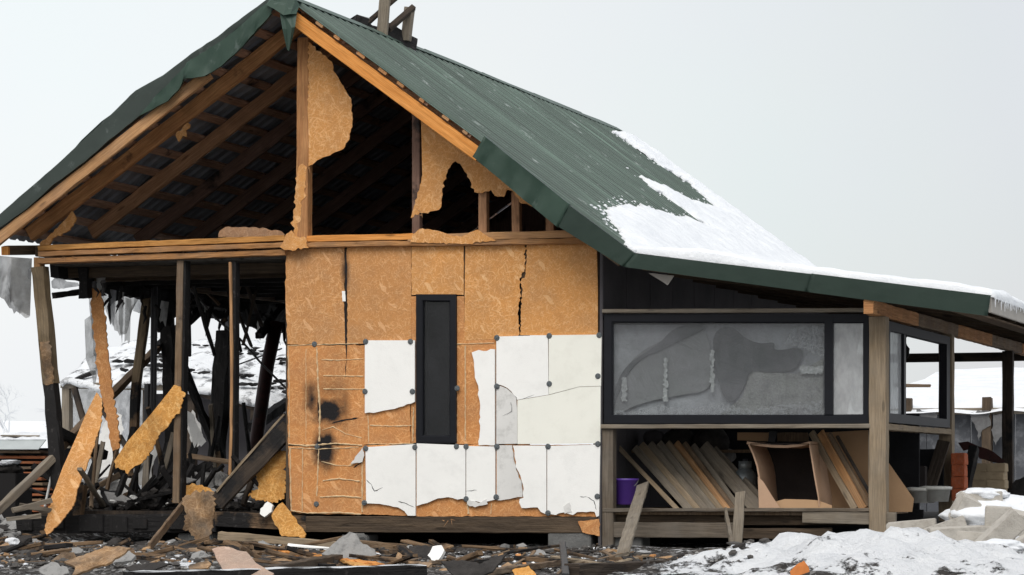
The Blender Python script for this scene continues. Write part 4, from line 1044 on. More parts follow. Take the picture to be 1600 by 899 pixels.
T, B = dens2([(196, 465), (205, 468)], [(194, 536), (203, 534)], 4, 4); drape('hanging_film', T, B, 0, M['film'], house, side=-.22)
T, B = dens2([(210, 455), (228, 458)], [(208, 485), (228, 488)], 4, 6); drape('hanging_film', T, B, 0, M['film_grey'], house, side=-.22)
T, B = dens2([(80, 440), (92, 428), (104, 440), (122, 442)], [(80, 450), (92, 452), (104, 450), (124, 447)], 3, 1); drape('hanging_film', T, B, 0, M['film_grey'], house, side=-.02)
# --- snow on the roof: thickness follows an outline drawn on the slope
o_, d_, n_, ln = slope_frame(ridge, bend)
SP = [(941, 333), (950, 328), (958, 326), (975, 325), (998, 323), (1015, 330), (1030, 336), (1048, 340), (1060, 344), (1083, 349), (1096, 356), (1106, 358), (1085, 346), (1068, 333), (1050, 320), (1035, 310), (1022, 301), (1010, 292), (997, 279), (1015, 287), (1030, 294), (1045, 302), (1060, 311), (1080, 317), (1100, 324), (1114, 326), (1100, 313), (1075, 291), (1050, 274), (1030, 262), (1010, 249), (990, 234), (970, 220), (948, 206), (930, 196)]
def to_slope(u, v):
    p = PP(u, v, (ridge[0], 0, ridge[1]), n_); q = p - o_; return (p.y, q.dot(d_))
poly = [to_slope(u, v) for (u, v) in SP] + [(YB + 2, -1), (YB + 2, ln + 1), (YF - 1, ln + 1), to_slope(985, 396), to_slope(950, 350)]
def inside(x, y, pl):
    c = False; n = len(pl)
    for i in range(n):
        x1, y1 = pl[i]; x2, y2 = pl[i - 1]
        if (y1 > y) != (y2 > y) and x < (x2 - x1) * (y - y1) / (y2 - y1) + x1: c = not c
    return c
def edged(x, y, pl):
    best = 9
    for i in range(len(pl)):
        x1, y1 = pl[i]; x2, y2 = pl[i - 1]; dx, dy = x2 - x1, y2 - y1; l2 = dx * dx + dy * dy or 1e-9
        t = max(0, min(1, ((x - x1) * dx + (y - y1) * dy) / l2)); best = min(best, math.hypot(x - x1 - dx * t, y - y1 - dy * t))
    return best
bm = bmesh.new(); st = .032; ny = int((YB - YF) / .06); ns = int(ln * .92 / st); G = {}
for i in range(ny + 1):
    yy = YF + .01 + (YB - YF - .02) * i / ny
    for j in range(ns + 1):
        s = ln * .08 + (ln * .92) * j / ns
        nzv = noise.noise(Vector((yy * 1.4, s * 3, 2))) * .06 + noise.noise(Vector((yy * 5, s * 9, 5))) * .05 + noise.noise(Vector((yy * 13, s * 22, 8))) * .035
        ins = inside(yy, s, poly); e = edged(yy, s, poly); e = e if ins else -e
        e += nzv
        if e < -.02: continue
        h = .008 + (.012 + .055 * sm(e / .35) if e > 0 else 0) + .02 * noise.noise(Vector((yy * 3, s * 3, 0))) + .012 * noise.noise(Vector((yy * 9, s * 12, 0)))
        if e < 0: h = .006
        if s > ln - .02: h += .01
        edge = min(1, (yy - YF) / .15, (YB - yy) / .1); h *= .35 + .65 * max(0, edge)
        p = o_ + d_ * s + n_ * (h + .004); p.y = yy; G[(i, j)] = bm.verts.new(p)
for i in range(ny):
    for j in range(ns):
        q = [G.get((i, j)), G.get((i + 1, j)), G.get((i + 1, j + 1)), G.get((i, j + 1))]
        if all(q): bm.faces.new(q)
for v in [v for v in bm.verts if not v.link_faces]: bm.verts.remove(v)
bmesh.ops.recalc_face_normals(bm, faces=bm.faces)
if sum(f.normal.z for f in bm.faces) < 0: bmesh.ops.reverse_faces(bm, faces=bm.faces)
base_f = list(bm.faces); ret = bmesh.ops.extrude_face_region(bm, geom=base_f)
for v in [g for g in ret['geom'] if isinstance(g, bmesh.types.BMVert)]: v.co += n_ * .03
bmesh.ops.delete(bm, geom=[f for f in base_f if f.is_valid], context='FACES_ONLY')
o = link('roof_snow', bm, M['snow'], None, smooth=True)
# the extruded copy stays on top; sink the first shell into the roof by solidify instead
tag(o, None, None, kind='stuff'); o['label'] = 'patchy snow lying on the lower and far part of the green roof'; o['category'] = 'snow'
bm = bmesh.new(); k_ = 0
for _ in range(9000):
    yy = rnd(YF + .1, YB - .2); s_ = rnd(ln * .1, ln * .97)
    if inside(yy, s_, poly) or edged(yy, s_, poly) > .22 * random.random() ** 1.5: continue
    p = o_ + d_ * s_ + n_ * .02; p.y = yy; chunk_bm(bm, p, rnd(.008, .028), (1.3, 1, .7)); k_ += 1
    if k_ > 420: break
tag(link('snow_crumbs', bm, M['snow']), 'loose snow crumbs along the melting edge on the green roof', 'snow', kind='stuff')
o_, d_, n_, ln = slope_frame(bend, eav); bm = bmesh.new(); rows = []
nyv, nsv = 90, 90
for i in range(nyv + 1):
    f = i / nyv; yy = YF + .02 + (YB - YF) * f ** 1.6; r = []
    for j in range(nsv + 1):
        s = -.03 + (ln + .07) * j / nsv
        h = .085 + .035 * noise.noise(Vector((yy * .9, s * 1.1, 4))) + .022 * noise.noise(Vector((yy * 3, s * 4, 9))) + .05 * math.exp(-((s - .9) / .5) ** 2)
        e = min(1, (yy - YF) / .12 + .25); e2 = min(1, (ln + .05 - s) / .08 + .1); h *= e ** .5 * max(.15, e2) ** .5
        p = o_ + d_ * s + n_ * (h + .01); p.y = yy - .01 * noise.noise(Vector((s * 9, 0, 0))); r.append(bm.verts.new(p))
    rows.append(r)
for i in range(nyv):
    for j in range(nsv): bm.faces.new((rows[i][j], rows[i][j + 1], rows[i + 1][j + 1], rows[i + 1][j]))
fr = [bm.verts.new(v.co + n_ * -(max(.0, (v.co - o_).dot(n_)) - .012)) for v in rows[0]]
for j in range(nsv): bm.faces.new((fr[j], fr[j + 1], rows[0][j + 1], rows[0][j]))
er = [bm.verts.new(r[-1].co + n_ * -(max(.0, (r[-1].co - o_).dot(n_)) - .005)) for r in rows]
for j in range(nyv): bm.faces.new((rows[j][-1], er[j], er[j + 1], rows[j + 1][-1]))
bmesh.ops.recalc_face_normals(bm, faces=bm.faces)
if sum(f.normal.z for f in bm.faces) < 0: bmesh.ops.reverse_faces(bm, faces=bm.faces)
o = link('veranda_snow', bm, M['snow'], None, smooth=True); o['kind'] = 'stuff'; o['label'] = 'even snow blanket along the low veranda roof'; o['category'] = 'snow'

# ------------------------------------------------------------------ charred timbers left on the ridge
def ridge_pt(u):
    # where the ridge passes this column
    r = ray(u, 100); k = (ridge[0] - CAM.x) / r.x; p = CAM + r * k; return Vector((ridge[0], p.y, ridge[1] + .05))
tr = ridge_pt(602); yt = tr.y
t = empty('burnt_roof_trestle', tr, 'charred logs and pale props standing on the roof ridge', 'burnt timber')
def tb(name, a, b, w, h, mat, **k): return under(link(name, beam_bm(P(*a), P(*b), w, h, **k), mat), t)
tb('prop', (602, -8, yt - .15), (597, 56, yt - .1), .12, .06, M['grey_wood'], up=(0, 1, 0), rough=.003)
tb('prop', (640, 12, yt + .3), (634, 64, yt + .3), .10, .09, M['grey_wood'], up=(0, 1, 0), rough=.003)
tb('brace', (572, 38, yt), (622, -6, yt), .05, .06, M['sooty_beam'], up=(0, 1, 0), rough=.003)
tb('brace', (607, 46, yt), (646, 12, yt + .3), .06, .07, M['sooty_beam'], up=(0, 1, 0), rough=.003)
tb('log', (551, 37, yt - .3), (606, 68, yt + .1), .17, .15, M['char_snow'], rough=.022)
tb('log', (598, 50, yt + .1), (642, 74, yt + .5), .20, .16, M['char_snow'], rough=.022)
tb('log', (551, 34, yt - .3), (572, 42, yt - .2), .14, .16, M['char_snow'], rough=.014)
tb('rail', (602, 46, yt + .2), (641, 62, yt + .5), .04, .02, M['grey_wood'])

# ------------------------------------------------------------------ DEBRIS: broken boards leaning in and before the open bay
shard('osb_shard', 'long pointed orange chipboard shard leaning against the charred sill at far left', 'broken board',
      [(151, 614), (160, 625), (158, 660), (146, 700), (135, 730), (120, 765), (115, 790), (95, 815), (72, 837), (68, 828), (82, 775), (98, 730), (120, 680), (133, 650)], -.42, .25, .015, M['osb'], step=3, amp=1.0, warp=.01, keep={10, 11, 12, 13})
shard('osb_shard', 'bright yellow orange chipboard strip caught diagonally between the bare studs', 'broken board',
      [(272, 601), (282, 603), (289, 613), (283, 638), (266, 662), (247, 681), (237, 704), (222, 723), (208, 730), (199, 741), (190, 734), (180, 732), (178, 721), (199, 690), (238, 645), (264, 612)], -.14, .1, .015, M['osb_bright'], step=3, amp=1.6, warp=.012, keep={12, 13, 14, 15})
shard('osb_shard', 'drooping grey brown soaked chipboard flap hanging over the sill beam', 'broken board',
      [(284, 778), (300, 770), (332, 770), (335, 800), (331, 830), (320, 852), (308, 854), (305, 838), (285, 826), (290, 800)], -.16, .05, .015, M['osb_dirty'], step=2.6, amp=2.0, warp=.02)
shard('osb_shard', 'crumpled ochre chipboard scrap lying on the floor left of the flap', 'broken board',
      [(268, 782), (280, 762), (300, 754), (325, 762), (340, 772), (335, 784), (300, 780), (285, 790)], .25, .4, .015, M['osb_bright'], step=4, amp=1.6, warp=.02)
shard('osb_shard', 'ragged yellow chipboard sheet standing beside the left edge of the sheathed wall', 'broken board',
      [(398, 714), (415, 700), (447, 705), (448, 745), (444, 780), (425, 786), (405, 782), (387, 775), (402, 760), (399, 740)], .10, .1, .015, M['osb_bright'], step=2.6, amp=2.2, warp=.015)
shard('osb_shard', 'small yellow chipboard piece propped under the wall corner against the sill', 'broken board',
      [(441, 785), (450, 796), (478, 834), (476, 840), (440, 838), (424, 806), (430, 795)], -.22, .25, .015, M['osb_bright'], step=5, amp=1.4)
shard('osb_shard', 'pale pinkish chipboard slab lying near the bottom edge', 'broken board',
      [(331, 858), (350, 854), (385, 862), (400, 880), (428, 896), (420, 906), (356, 906), (345, 884)], -4.6, 1.1, .02, M['osb_pale'], step=7, amp=1.2)
shard('osb_shard', 'splintered orange chipboard strip flat on the dark rubble at lower left', 'broken board',
      [(100, 878), (130, 868), (165, 853), (205, 856), (170, 880), (130, 893), (112, 899), (118, 886)], -3.4, 1.1, .015, M['osb_dirty'], step=6, amp=1.6)
shard('plaster_slab', 'grey plaster slab tipped up on the planks before the wall', 'plaster slab',
      [(546, 831), (556, 834), (562, 845), (585, 858), (588, 868), (572, 872), (560, 880), (530, 870), (502, 866), (520, 850)], -2.6, .6, .03, M['plaster'], step=6, amp=1.2)
shard('plaster_slab', 'flat grey plaster piece next to the splintered chipboard on the ground', 'plaster slab',
      [(165, 868), (200, 858), (212, 868), (205, 876), (175, 880)], -3.7, 1.0, .03, M['plaster'], step=6, amp=1.2)
shard('plaster_slab', 'pale broken plaster lump at the bottom left corner', 'plaster slab',
      [(60, 889), (80, 878), (105, 886), (108, 896), (90, 902), (66, 897)], -5.2, .9, .05, M['plaster'], step=5, amp=1.5)
shard('plaster_slab', 'bright white foam chunk among the rubble in the middle', 'foam chunk',
      [(668, 868), (676, 854), (690, 852), (694, 860), (684, 876), (678, 880)], -2.4, .5, .04, M['foam'], step=5, amp=1.2)
shard('felt_scrap', 'dark roofing felt scrap folded on the rubble in the middle', 'roofing felt',
      [(690, 880), (730, 878), (752, 882), (768, 870), (790, 862), (770, 892), (740, 906), (710, 902)], -4.6, .9, .012, M['soot_wool'], step=6, amp=1.2, warp=.02)
shard('felt_scrap', 'olive grey felt scrap lying beneath the dark void of the floor', 'roofing felt',
      [(640, 853), (676, 851), (680, 868), (648, 872), (636, 866)], -1.2, .8, .012, M['soot_wool'], step=6, amp=1.2, warp=.02)
shard('felt_scrap', 'crumpled ash coloured felt piece on the rubble at lower left', 'roofing felt',
      [(195, 885), (240, 880), (268, 884), (240, 893), (205, 892)], -4.9, 1.1, .012, M['soot_wool'], step=6, amp=1.2, warp=.03)
shard('tile_scrap', 'bright orange shard sticking out of the snow mound at the bottom edge', 'shard',
      [(1234, 893), (1248, 880), (1256, 876), (1264, 888), (1266, 902), (1238, 904)], -7.3, .3, .012, M['orange_leaf'], step=4, amp=.8)
shard('osb_shard', 'small orange chipboard scrap at the bottom beside the thin plank', 'broken board',
      [(800, 891), (826, 884), (838, 898), (826, 906), (806, 903)], -5.4, .8, .015, M['osb_bright'], step=5, amp=1)
# beams and planks on the ground
bar('broken_beam', 'thick dark board with pale edge leaning from the floor up to the wall corner', 'beam', (338, 786, -.05), (452, 668, .10), .05, .19, M['sooty_beam'], up=(.8, 0, -.62), rough=.006)
link_ = bar('broken_plank', 'pale splintered batten laid along the top of the thick leaning board', 'plank', (338, 768, -.08), (444, 648, .08), .02, .025, M['tan_wood'], rough=.006)
bar('broken_plank', 'brown plank leaning against the sill beam left of the flap', 'plank', (233, 856, -.55), (288, 786, -.08), .03, .09, M['worn_wood'], rough=.004)
bar('broken_beam', 'long pale weathered batten lying on the ground before the sill', 'beam', (343, 837, -1.6), (540, 853, -1.7), .06, .075, M['tan_wood'], rough=.008)
bar('broken_beam', 'brown batten continuing behind the grey plaster slab', 'beam', (535, 846, -1.3), (632, 856, -1.4), .06, .06, M['worn_wood'], rough=.006)
bar('broken_plank', 'orange edged plank beneath the grey plaster slab', 'plank', (432, 862, -3.0), (592, 884, -3.3), .10, .04, M['orange_wood'], rough=.008)
bar('broken_plank', 'thin white plastic strip lying behind the orange plank', 'plank', (450, 852, -2.6), (520, 858, -2.6), .05, .025, M['foam'], rough=.006)
bar('broken_plank', 'bright orange plank end pointing to the lower right', 'plank', (540, 876, -3.8), (590, 893, -4.1), .12, .02, M['osb_bright'], rough=.006)
bar('broken_beam', 'dark beam end with a pale top at the bottom beside the pinkish slab', 'beam', (418, 896, -4.9), (526, 876, -4.4), .10, .10, M['dark_beam'], rough=.004)
bar('charred_beam', 'long charred beam along the bottom edge of the picture', 'beam', (200, 905, -5.6), (660, 893, -5.3), .12, .10, M['char_snow'], rough=.006)
bar('charred_beam', 'long dark greenish beam lying in front of the veranda', 'beam', (893, 895, -3.9), (1125, 884, -3.5), .14, .12, M['sooty_beam'], rough=.006)
bar('broken_plank', 'brown batten in the rubble ending near the upright iron bar', 'plank', (745, 897, -4.5), (872, 880, -4.1), .06, .05, M['worn_wood'], rough=.006)
bar('iron_bar', 'short dark iron bar standing upright in the rubble', 'iron bar', (884, 902, -4.6), (879, 850, -4.5), .05, .05, M['dark_metal'], rough=.002)
bar('broken_plank', 'grey weathered board leaning diagonally beside the purple bucket', 'plank', (972, 868, -.65), (1005, 757, -.10), .03, .125, M['grey_wood'], rough=.004, up=(1, 0, .3))
bar('broken_plank', 'upright grey board standing in the snow right of the leaning stack', 'plank', (1151, 856, -.45), (1157, 770, -.30), .10, .03, M['grey_wood'], rough=.003, up=(0, 1, 0))
bar('broken_plank', 'shorter slanted grey board at the foot of the upright board', 'plank', (1146, 866, -.55), (1134, 800, -.35), .09, .03, M['grey_wood'], rough=.003, up=(0, 1, 0))
bar('broken_plank', 'thin pale lath in the rubble just right of the concrete block', 'plank', (965, 880, -2.2), (1010, 868, -2.0), .05, .02, M['tan_wood'], rough=.004)
bar('broken_beam', 'grey pole leaning from the bottom left edge to the charred corner post', 'beam', (-6, 800, -.9), (82, 716, -.15), .07, .08, M['grey_wood'], rough=.006)
bar('broken_plank', 'thin white lath standing left of the pointed shard', 'plank', (70, 792, -.2), (82, 736, -.1), .02, .03, M['foam_grey'], rough=.002)
bar('broken_plank', 'pale plank rising through debris toward the hanging film', 'plank', (135, 770, 1.1), (186, 742, 1.5), .04, .06, M['worn_wood'], rough=.004)
bar('broken_beam', 'short square stub standing on the sill beam', 'beam', (122, 806, .08), (128, 758, .1), .10, .09, M['half_char'], rough=.004, up=(0, 1, 0))
for i, (a, b, w, h, m, lb) in enumerate([
    ((170, 812, .4), (196, 742, .7), .05, .05, 'char', 'charred lath slanting up behind the square stub'),
    ((215, 790, .6), (262, 742, 1.2), .09, .08, 'char', 'charred stick pile member below the yellow strip, left one'),
    ((240, 798, .5), (292, 722, 1.0), .08, .08, 'char', 'charred beam crossing behind the brown stud'),
    ((236, 775, 1.3), (330, 725, 1.6), .14, .12, 'char', 'thick charred log across the middle of the open bay'),
    ((290, 712, 1.3), (372, 724, 1.2), .06, .05, 'worn_wood', 'brown rail lying above the grey block in the bay'),
    ((90, 800, -.3), (30, 790, -.5), .05, .05, 'grey_wood', 'grey stick low in the pile at far left'),
    ((20, 798, -.8), (80, 782, -.4), .04, .05, 'grey_wood', 'second grey stick above the first at far left'),
    ((10, 812, -1.0), (64, 806, -.8), .04, .04, 'grey_wood', 'lowest grey stick of the pile at far left'),
    ((44, 868, -2.2), (102, 861, -2.2), .08, .04, 'worn_wood', 'flat brown plank scrap on the rubble below the shard tip'),
    ((160, 770, 1.0), (185, 800, .6), .05, .05, 'char', 'charred lath sloping down right of the square stub'),
    ((380, 790, .2), (398, 738, .4), .05, .05, 'sooty_beam', 'sooty lath standing under the thick leaning board'),
    ((470, 884, -3.6), (560, 872, -3.6), .04, .03, 'tan_wood', 'thin tan lath under the plaster slab'),
    ((640, 884, -4.0), (742, 872, -3.8), .06, .03, 'worn_wood', 'curved brown strip beside the white foam chunk'),
    ((868, 872, -2.6), (938, 882, -2.8), .10, .03, 'tan_wood', 'tan plank scrap behind the upright iron bar')]):
    bar('broken_plank', lb, 'plank', a, b, w, h, M[m], rough=.006)
# concrete lump and sooty heap on the floor of the bay
bm = bmesh.new(); 
for i in range(3): chunk_bm(bm, P(302 + i * 20, 756, 1.3 + i * .1) , .17, (1, .8, .85), sub=2)
tag(rebase(link('concrete_lump', bm, M['plaster'])), 'grey broken masonry lump inside the open bay', 'masonry')
bm = bmesh.new()
for i in range(420):
    u = rnd(95, 446); y = rnd(.25, 3.2); x = P(u, 800, y).x
    chunk_bm(bm, (x, y, zfl + rnd(0, .14) * (1 + .6 * math.sin(u * .03))), rnd(.03, .10), (1.3, 1, .6))
tag(link('ash_heap', bm, M['soot_wool']), 'black ash and charred scraps heaped on the burnt floor', 'ash', kind='stuff')
bm = bmesh.new()
for i in range(60):
    u = rnd(95, 446); y = rnd(.2, 2.6); x = P(u, 800, y).x; a = Vector((x, y, zfl + rnd(0, .2)))
    beam_bm(a, a + Vector((rnd(-.5, .5), rnd(-.3, .3), rnd(-.1, .55))), rnd(.02, .06), rnd(.02, .07), rough=.004, bm=bm)
tag(link('charred_sticks', bm, M['char']), 'tangle of charred sticks in the open bay', 'burnt wood', kind='stuff')
bm = bmesh.new()
for i in range(26):
    u = rnd(100, 446); y = rnd(.1, 2.0); x = P(u, 800, y).x
    chunk_bm(bm, (x, y, zfl + rnd(.05, .18)), rnd(.02, .06), (1.3, 1, .5))
tag(link('bay_snow_crumbs', bm, M['foam_grey']), 'white crumbs of snow and foam on the burnt floor', 'crumbs', kind='stuff')
bm = bmesh.new()
for i in range(34):
    u = rnd(100, 430); y = rnd(.3, 3.0); x = P(u, 800, y).x; p = Vector((x, y, zfl + rnd(.1, .35))); k = 5; nn = Vector((rnd(-.6, .6), rnd(-1.2, -.2), 1)).normalized(); ax = nn.cross(Vector((0, 1, 0))).normalized(); ay = nn.cross(ax); r = rnd(.06, .2)
    slab_bm([p + ax * (math.cos(q * 6.283 / k) * r * rnd(.5, 1.3)) + ay * (math.sin(q * 6.283 / k) * r * rnd(.4, .9)) for q in range(k)], nn, .012, bm=bm)
bmesh.ops.recalc_face_normals(bm, faces=bm.faces)
tag(link('bay_scraps', bm, M['plaster']), 'grey plaster and sheet scraps on the burnt floor of the bay', 'scraps', kind='stuff')
for (pts, y, lb) in [([(150, 690), (175, 640), (190, 650), (186, 740), (165, 782), (150, 770)], 5.5, 'crumpled grey film bulging behind the curved chipboard strip'), ([(210, 735), (238, 690), (246, 706), (232, 752), (216, 760)], 1.8, 'white film scrap gleaming below the yellow strip'),
        ([(300, 640), (312, 660), (318, 690), (302, 700), (292, 670)], 5.0, 'bluish grey sheet scrap behind the charred props'), ([(140, 770), (176, 752), (205, 748), (200, 770), (160, 786)], 1.4, 'pale weathered board scrap lying in the bay behind the stub')]:
    shard('film_scrap', lb, 'plastic film', pts, y, .25, .004, M['foam_grey'], step=5, amp=1.5, warp=.04)
shard('foam_scrap', 'torn white foam lump pinched at the bottom left corner of the wall', 'foam chunk', [(407, 795), (418, 784), (426, 790), (424, 800), (413, 808), (406, 803)], -.14, .2, .04, M['foam'], step=4, amp=1)
shard('film_scrap', 'pale blue torn film strip hanging behind the brown stud', 'plastic film', [(290, 640), (302, 648), (312, 672), (322, 690), (314, 698), (309, 690), (304, 702), (298, 680), (292, 660)], 2.2, .05, .004, M['foam_grey'], step=4, amp=.8)

# rubble, three joined scatters
def scatter(name, label, cat, mat, n, rr, reg, sq=(1, 1, .6), sub=1, sink=.25):
    bm = bmesh.new()
    for i in range(n):
        u0, u1, y0, y1 = random.choice(reg); u = rnd(u0, u1); y = rnd(y0, y1); p = ground_pt(u, y); r = rnd(*rr) * (1.4 if random.random() < .08 else 1)
        chunk_bm(bm, p + Vector((0, 0, r * sq[2] * (1 - sink * 2))), r, (rnd(.7, 1.5) * sq[0], sq[1], sq[2] * rnd(.6, 1.2)), sub=sub)
    return tag(link(name, bm, mat), label, cat, kind='stuff')
REG = [(-60, 960, -6.5, -.1), (-60, 600, -4, 0), (-60, 1200, -7, -3)]
scatter('dark_rubble', 'charred dark rubble strewn before the house', 'rubble', M['rubble_dark'], 4600, (.010, .045), REG)
scatter('grey_rubble', 'grey stone and plaster crumbs strewn before the house', 'rubble', M['rubble_light'], 3600, (.006, .024), REG)
scatter('snow_lumps', 'small white lumps of snow and foam in the rubble', 'snow lumps', M['snow'], 900, (.006, .03), REG)
bm = bmesh.new()
for i in range(170):
    u0, u1, y0, y1 = random.choice(REG); p = ground_pt(rnd(u0, u1), rnd(y0, y1)) + Vector((0, 0, .02)); a = rnd(0, 6.3); l = rnd(.06, .3)
    beam_bm(p, p + Vector((math.cos(a) * l, math.sin(a) * l, rnd(-.02, .06))), rnd(.01, .035), rnd(.006, .015), bm=bm, n=1)
tag(link('wood_splinters', bm, M['worn_wood']), 'splinters and laths scattered over the rubble', 'splinters', kind='stuff')
def flats(name, label, cat, mat, n, rr, reg):
    bm = bmesh.new()
    for i in range(n):
        u0, u1, y0, y1 = random.choice(reg); p = ground_pt(rnd(u0, u1), rnd(y0, y1)) + Vector((0, 0, rnd(.01, .05))); k = random.randint(4, 7)
        nn = Vector((rnd(-.4, .4), rnd(-.9, .1), 1)).normalized(); ax = nn.cross(Vector((0, 1, 0))).normalized(); ay = nn.cross(ax); r = rnd(*rr); st_ = rnd(.4, 1)
        slab_bm([p + ax * (math.cos(q * 6.283 / k) * r * rnd(.6, 1.2)) + ay * (math.sin(q * 6.283 / k) * r * st_ * rnd(.6, 1.2)) for q in range(k)], nn, rnd(.008, .02), bm=bm)
    bmesh.ops.recalc_face_normals(bm, faces=bm.faces)
    return tag(link(name, bm, mat), label, cat, kind='stuff')
flats('chipboard_scraps', 'small chipboard scraps strewn over the rubble', 'scraps', M['osb_dirty'], 130, (.03, .11), REG)
flats('orange_scraps', 'small fresh orange wood scraps strewn over the rubble', 'scraps', M['osb_low'], 30, (.015, .04), REG)
flats('plaster_scraps', 'flat grey plaster and slate pieces strewn over the rubble', 'scraps', M['plaster'], 70, (.02, .08), REG)
flats('felt_scraps', 'dark felt and charred flakes strewn over the rubble', 'scraps', M['soot_wool'], 110, (.03, .11), REG)
bm = bmesh.new()
for i in range(110):
    u0, u1, y0, y1 = random.choice([(-60, 700, -7, -.3), (-60, 420, -5, -.3), (400, 960, -6.5, -1)]); p = ground_pt(rnd(u0, u1), rnd(y0, y1)) + Vector((0, 0, .03)); a = rnd(-.7, .7) + (3.14 if random.random() < .5 else 0); l = rnd(.15, .7)
    beam_bm(p, p + Vector((math.cos(a) * l, math.sin(a) * l, rnd(-.02, .12))), rnd(.03, .10), rnd(.015, .04), bm=bm, rough=.004)
tag(link('charred_wood_pieces', bm, M['half_char']), 'half burnt board ends strewn over the rubble', 'burnt wood', kind='stuff')
LH = [(-40, 62, -1.2, 1.2)]
flats('heap_scraps', 'grey scraps on the rubble heap at far left', 'scraps', M['plaster'], 60, (.05, .16), LH)
def lump(name, label, cat, u, v, y, r, mat, sq=(1, 1, .7)):
    y = min(y, yg(u, v + r * 60, .0)); bm = bmesh.new(); chunk_bm(bm, P(u, v, y), r, sq, sub=2); return tag(rebase(link(name, bm, mat)), label, cat)
for i, (u, v, y, r, m, lb) in enumerate([(116, 850, -1.2, .06, 'plaster', 'fist sized pale stone just right of the shard tip'), (240, 852, -1.0, .07, 'plaster', 'whitish stone at the foot of the leaning brown plank'),
    (40, 845, -1.2, .09, 'soot_wool', 'dark burnt clod left of the charred sill end'), (20, 846, -1.3, .08, 'snow', 'snowy clod at the left edge of the picture'), (310, 872, -3.0, .09, 'plaster', 'grey stone left of the pinkish slab'),
    (415, 858, -2.6, .10, 'plaster', 'grey stone with a hole right of the pinkish slab'), (300, 857, -2.0, .05, 'foam', 'small white lump left of the pale batten'), (788, 857, -1.4, .06, 'concrete', 'rounded dark stone under the floor void'),
    (180, 850, -1.3, .10, 'soot_wool', 'pointed dark stone below the charred sill'), (950, 868, -1.8, .09, 'concrete', 'grey gravel clod at the foot of the veranda corner'), (560, 842, -.9, .10, 'concrete', 'broken grey block piece above the plaster slab'),
    (545, 846, -.8, .07, 'aac', 'light block crumb left of the broken grey block'), (640, 862, -1.9, .08, 'plaster', 'ashen lump left of the white foam chunk'), (720, 866, -2.4, .08, 'soot_wool', 'dark clod right of the white foam chunk'), (830, 884, -4.2, .05, 'foam', 'white lump above the small orange scrap')]):
    lump('stone' if m in ('plaster', 'concrete', 'aac') else 'clod', lb, 'stone', u, v, y, r, M[m])

# ------------------------------------------------------------------ under the veranda window
def plank_between(name, label, a, b, w, h, mat, up, group=None): return bar(name, label, 'plank', a, b, w, h, mat, group, up=up, rough=.002)
G1 = 'planks leaning in a row under the veranda window'
row = [(958, 690, 1062, 800, 'tan_wood', 'leftmost thin plank of the leaning row, steeper and apart from the rest'), (992, 700, 1080, 800, 'grey_wood', 'grey plank second from the left in the leaning row'),
       (1002, 695, 1092, 800, 'tan_wood', 'third plank from the left in the leaning row'), (1016, 694, 1104, 800, 'grey_wood', 'fourth plank from the left in the leaning row'), (1030, 693, 1118, 802, 'grey_wood', 'middle grey plank of the leaning row'),
       (1043, 693, 1130, 804, 'tan_wood', 'plank just left of the orange one in the leaning row'), (1056, 693, 1142, 805, 'fresh_wood', 'orange plank in the leaning row'), (1068, 694, 1152, 806, 'worn_wood', 'brown plank just right of the orange one'),
       (1082, 697, 1160, 804, 'grey_wood', 'grey plank second from the right end of the leaning row'), (1098, 698, 1186, 798, 'grey_wood', 'wide grey plank near the right end of the leaning row'), (1112, 706, 1200, 800, 'grey_wood', 'last and lowest wide grey plank at the right end of the leaning row')]
for i, (u0, v0, u1, v1, m, lb) in enumerate(row):
    yb = .18 + i * .02
    plank_between('plank', lb, (u0, v0, yb + .55), (u1, v1, yb), .026, .045 if i == 0 else .078 if i < 9 else .15, M[m], (.72, 0, .66), G1)
G2 = 'boards leaning right of the bent sheet'
for i, (u0, v0, u1, v1, m, lb, w) in enumerate([(1268, 676, 1336, 796, 'tan_wood', 'left pale board of the bundle leaning right of the bent sheet', .07), (1282, 676, 1350, 796, 'fresh_wood', 'orange brown board inside the bundle right of the bent sheet', .085),
        (1296, 678, 1358, 790, 'worn_wood', 'dark brown board inside the bundle right of the bent sheet', .05), (1308, 682, 1364, 780, 'sooty_beam', 'narrow black lath at the right of the bundle', .03)]):
    plank_between('plank', lb, (u0, v0, .60 - i * .03), (u1, v1, .26 - i * .02), .03, w, M[m], (.8, -.3, .5), G2)
shard('cardboard_sheet', 'large tan sheet standing behind the leaning board bundle', 'sheet', [(1290, 676), (1360, 672), (1372, 700), (1428, 780), (1425, 800), (1290, 800)], .75, .05, .01, M['cardboard'], step=60, amp=.3)
shard('cardboard_sheet', 'tan board lying across the top behind the bent sheet', 'sheet', [(1152, 676), (1206, 676), (1206, 690), (1152, 688)], .9, .05, .01, M['cardboard'], step=60, amp=.3)
shard('cardboard_sheet', 'ochre board strip at the top between bent sheet and bundle', 'sheet', [(1214, 676), (1262, 676), (1264, 690), (1214, 690)], .95, .05, .01, M['worn_wood'], step=60, amp=.3)
shard('black_strap', 'black strap hanging over the tan board at the top', 'strap', [(1202, 674), (1215, 674), (1210, 692), (1200, 690)], .85, .05, .006, M['dark_metal'], step=60, amp=.3)
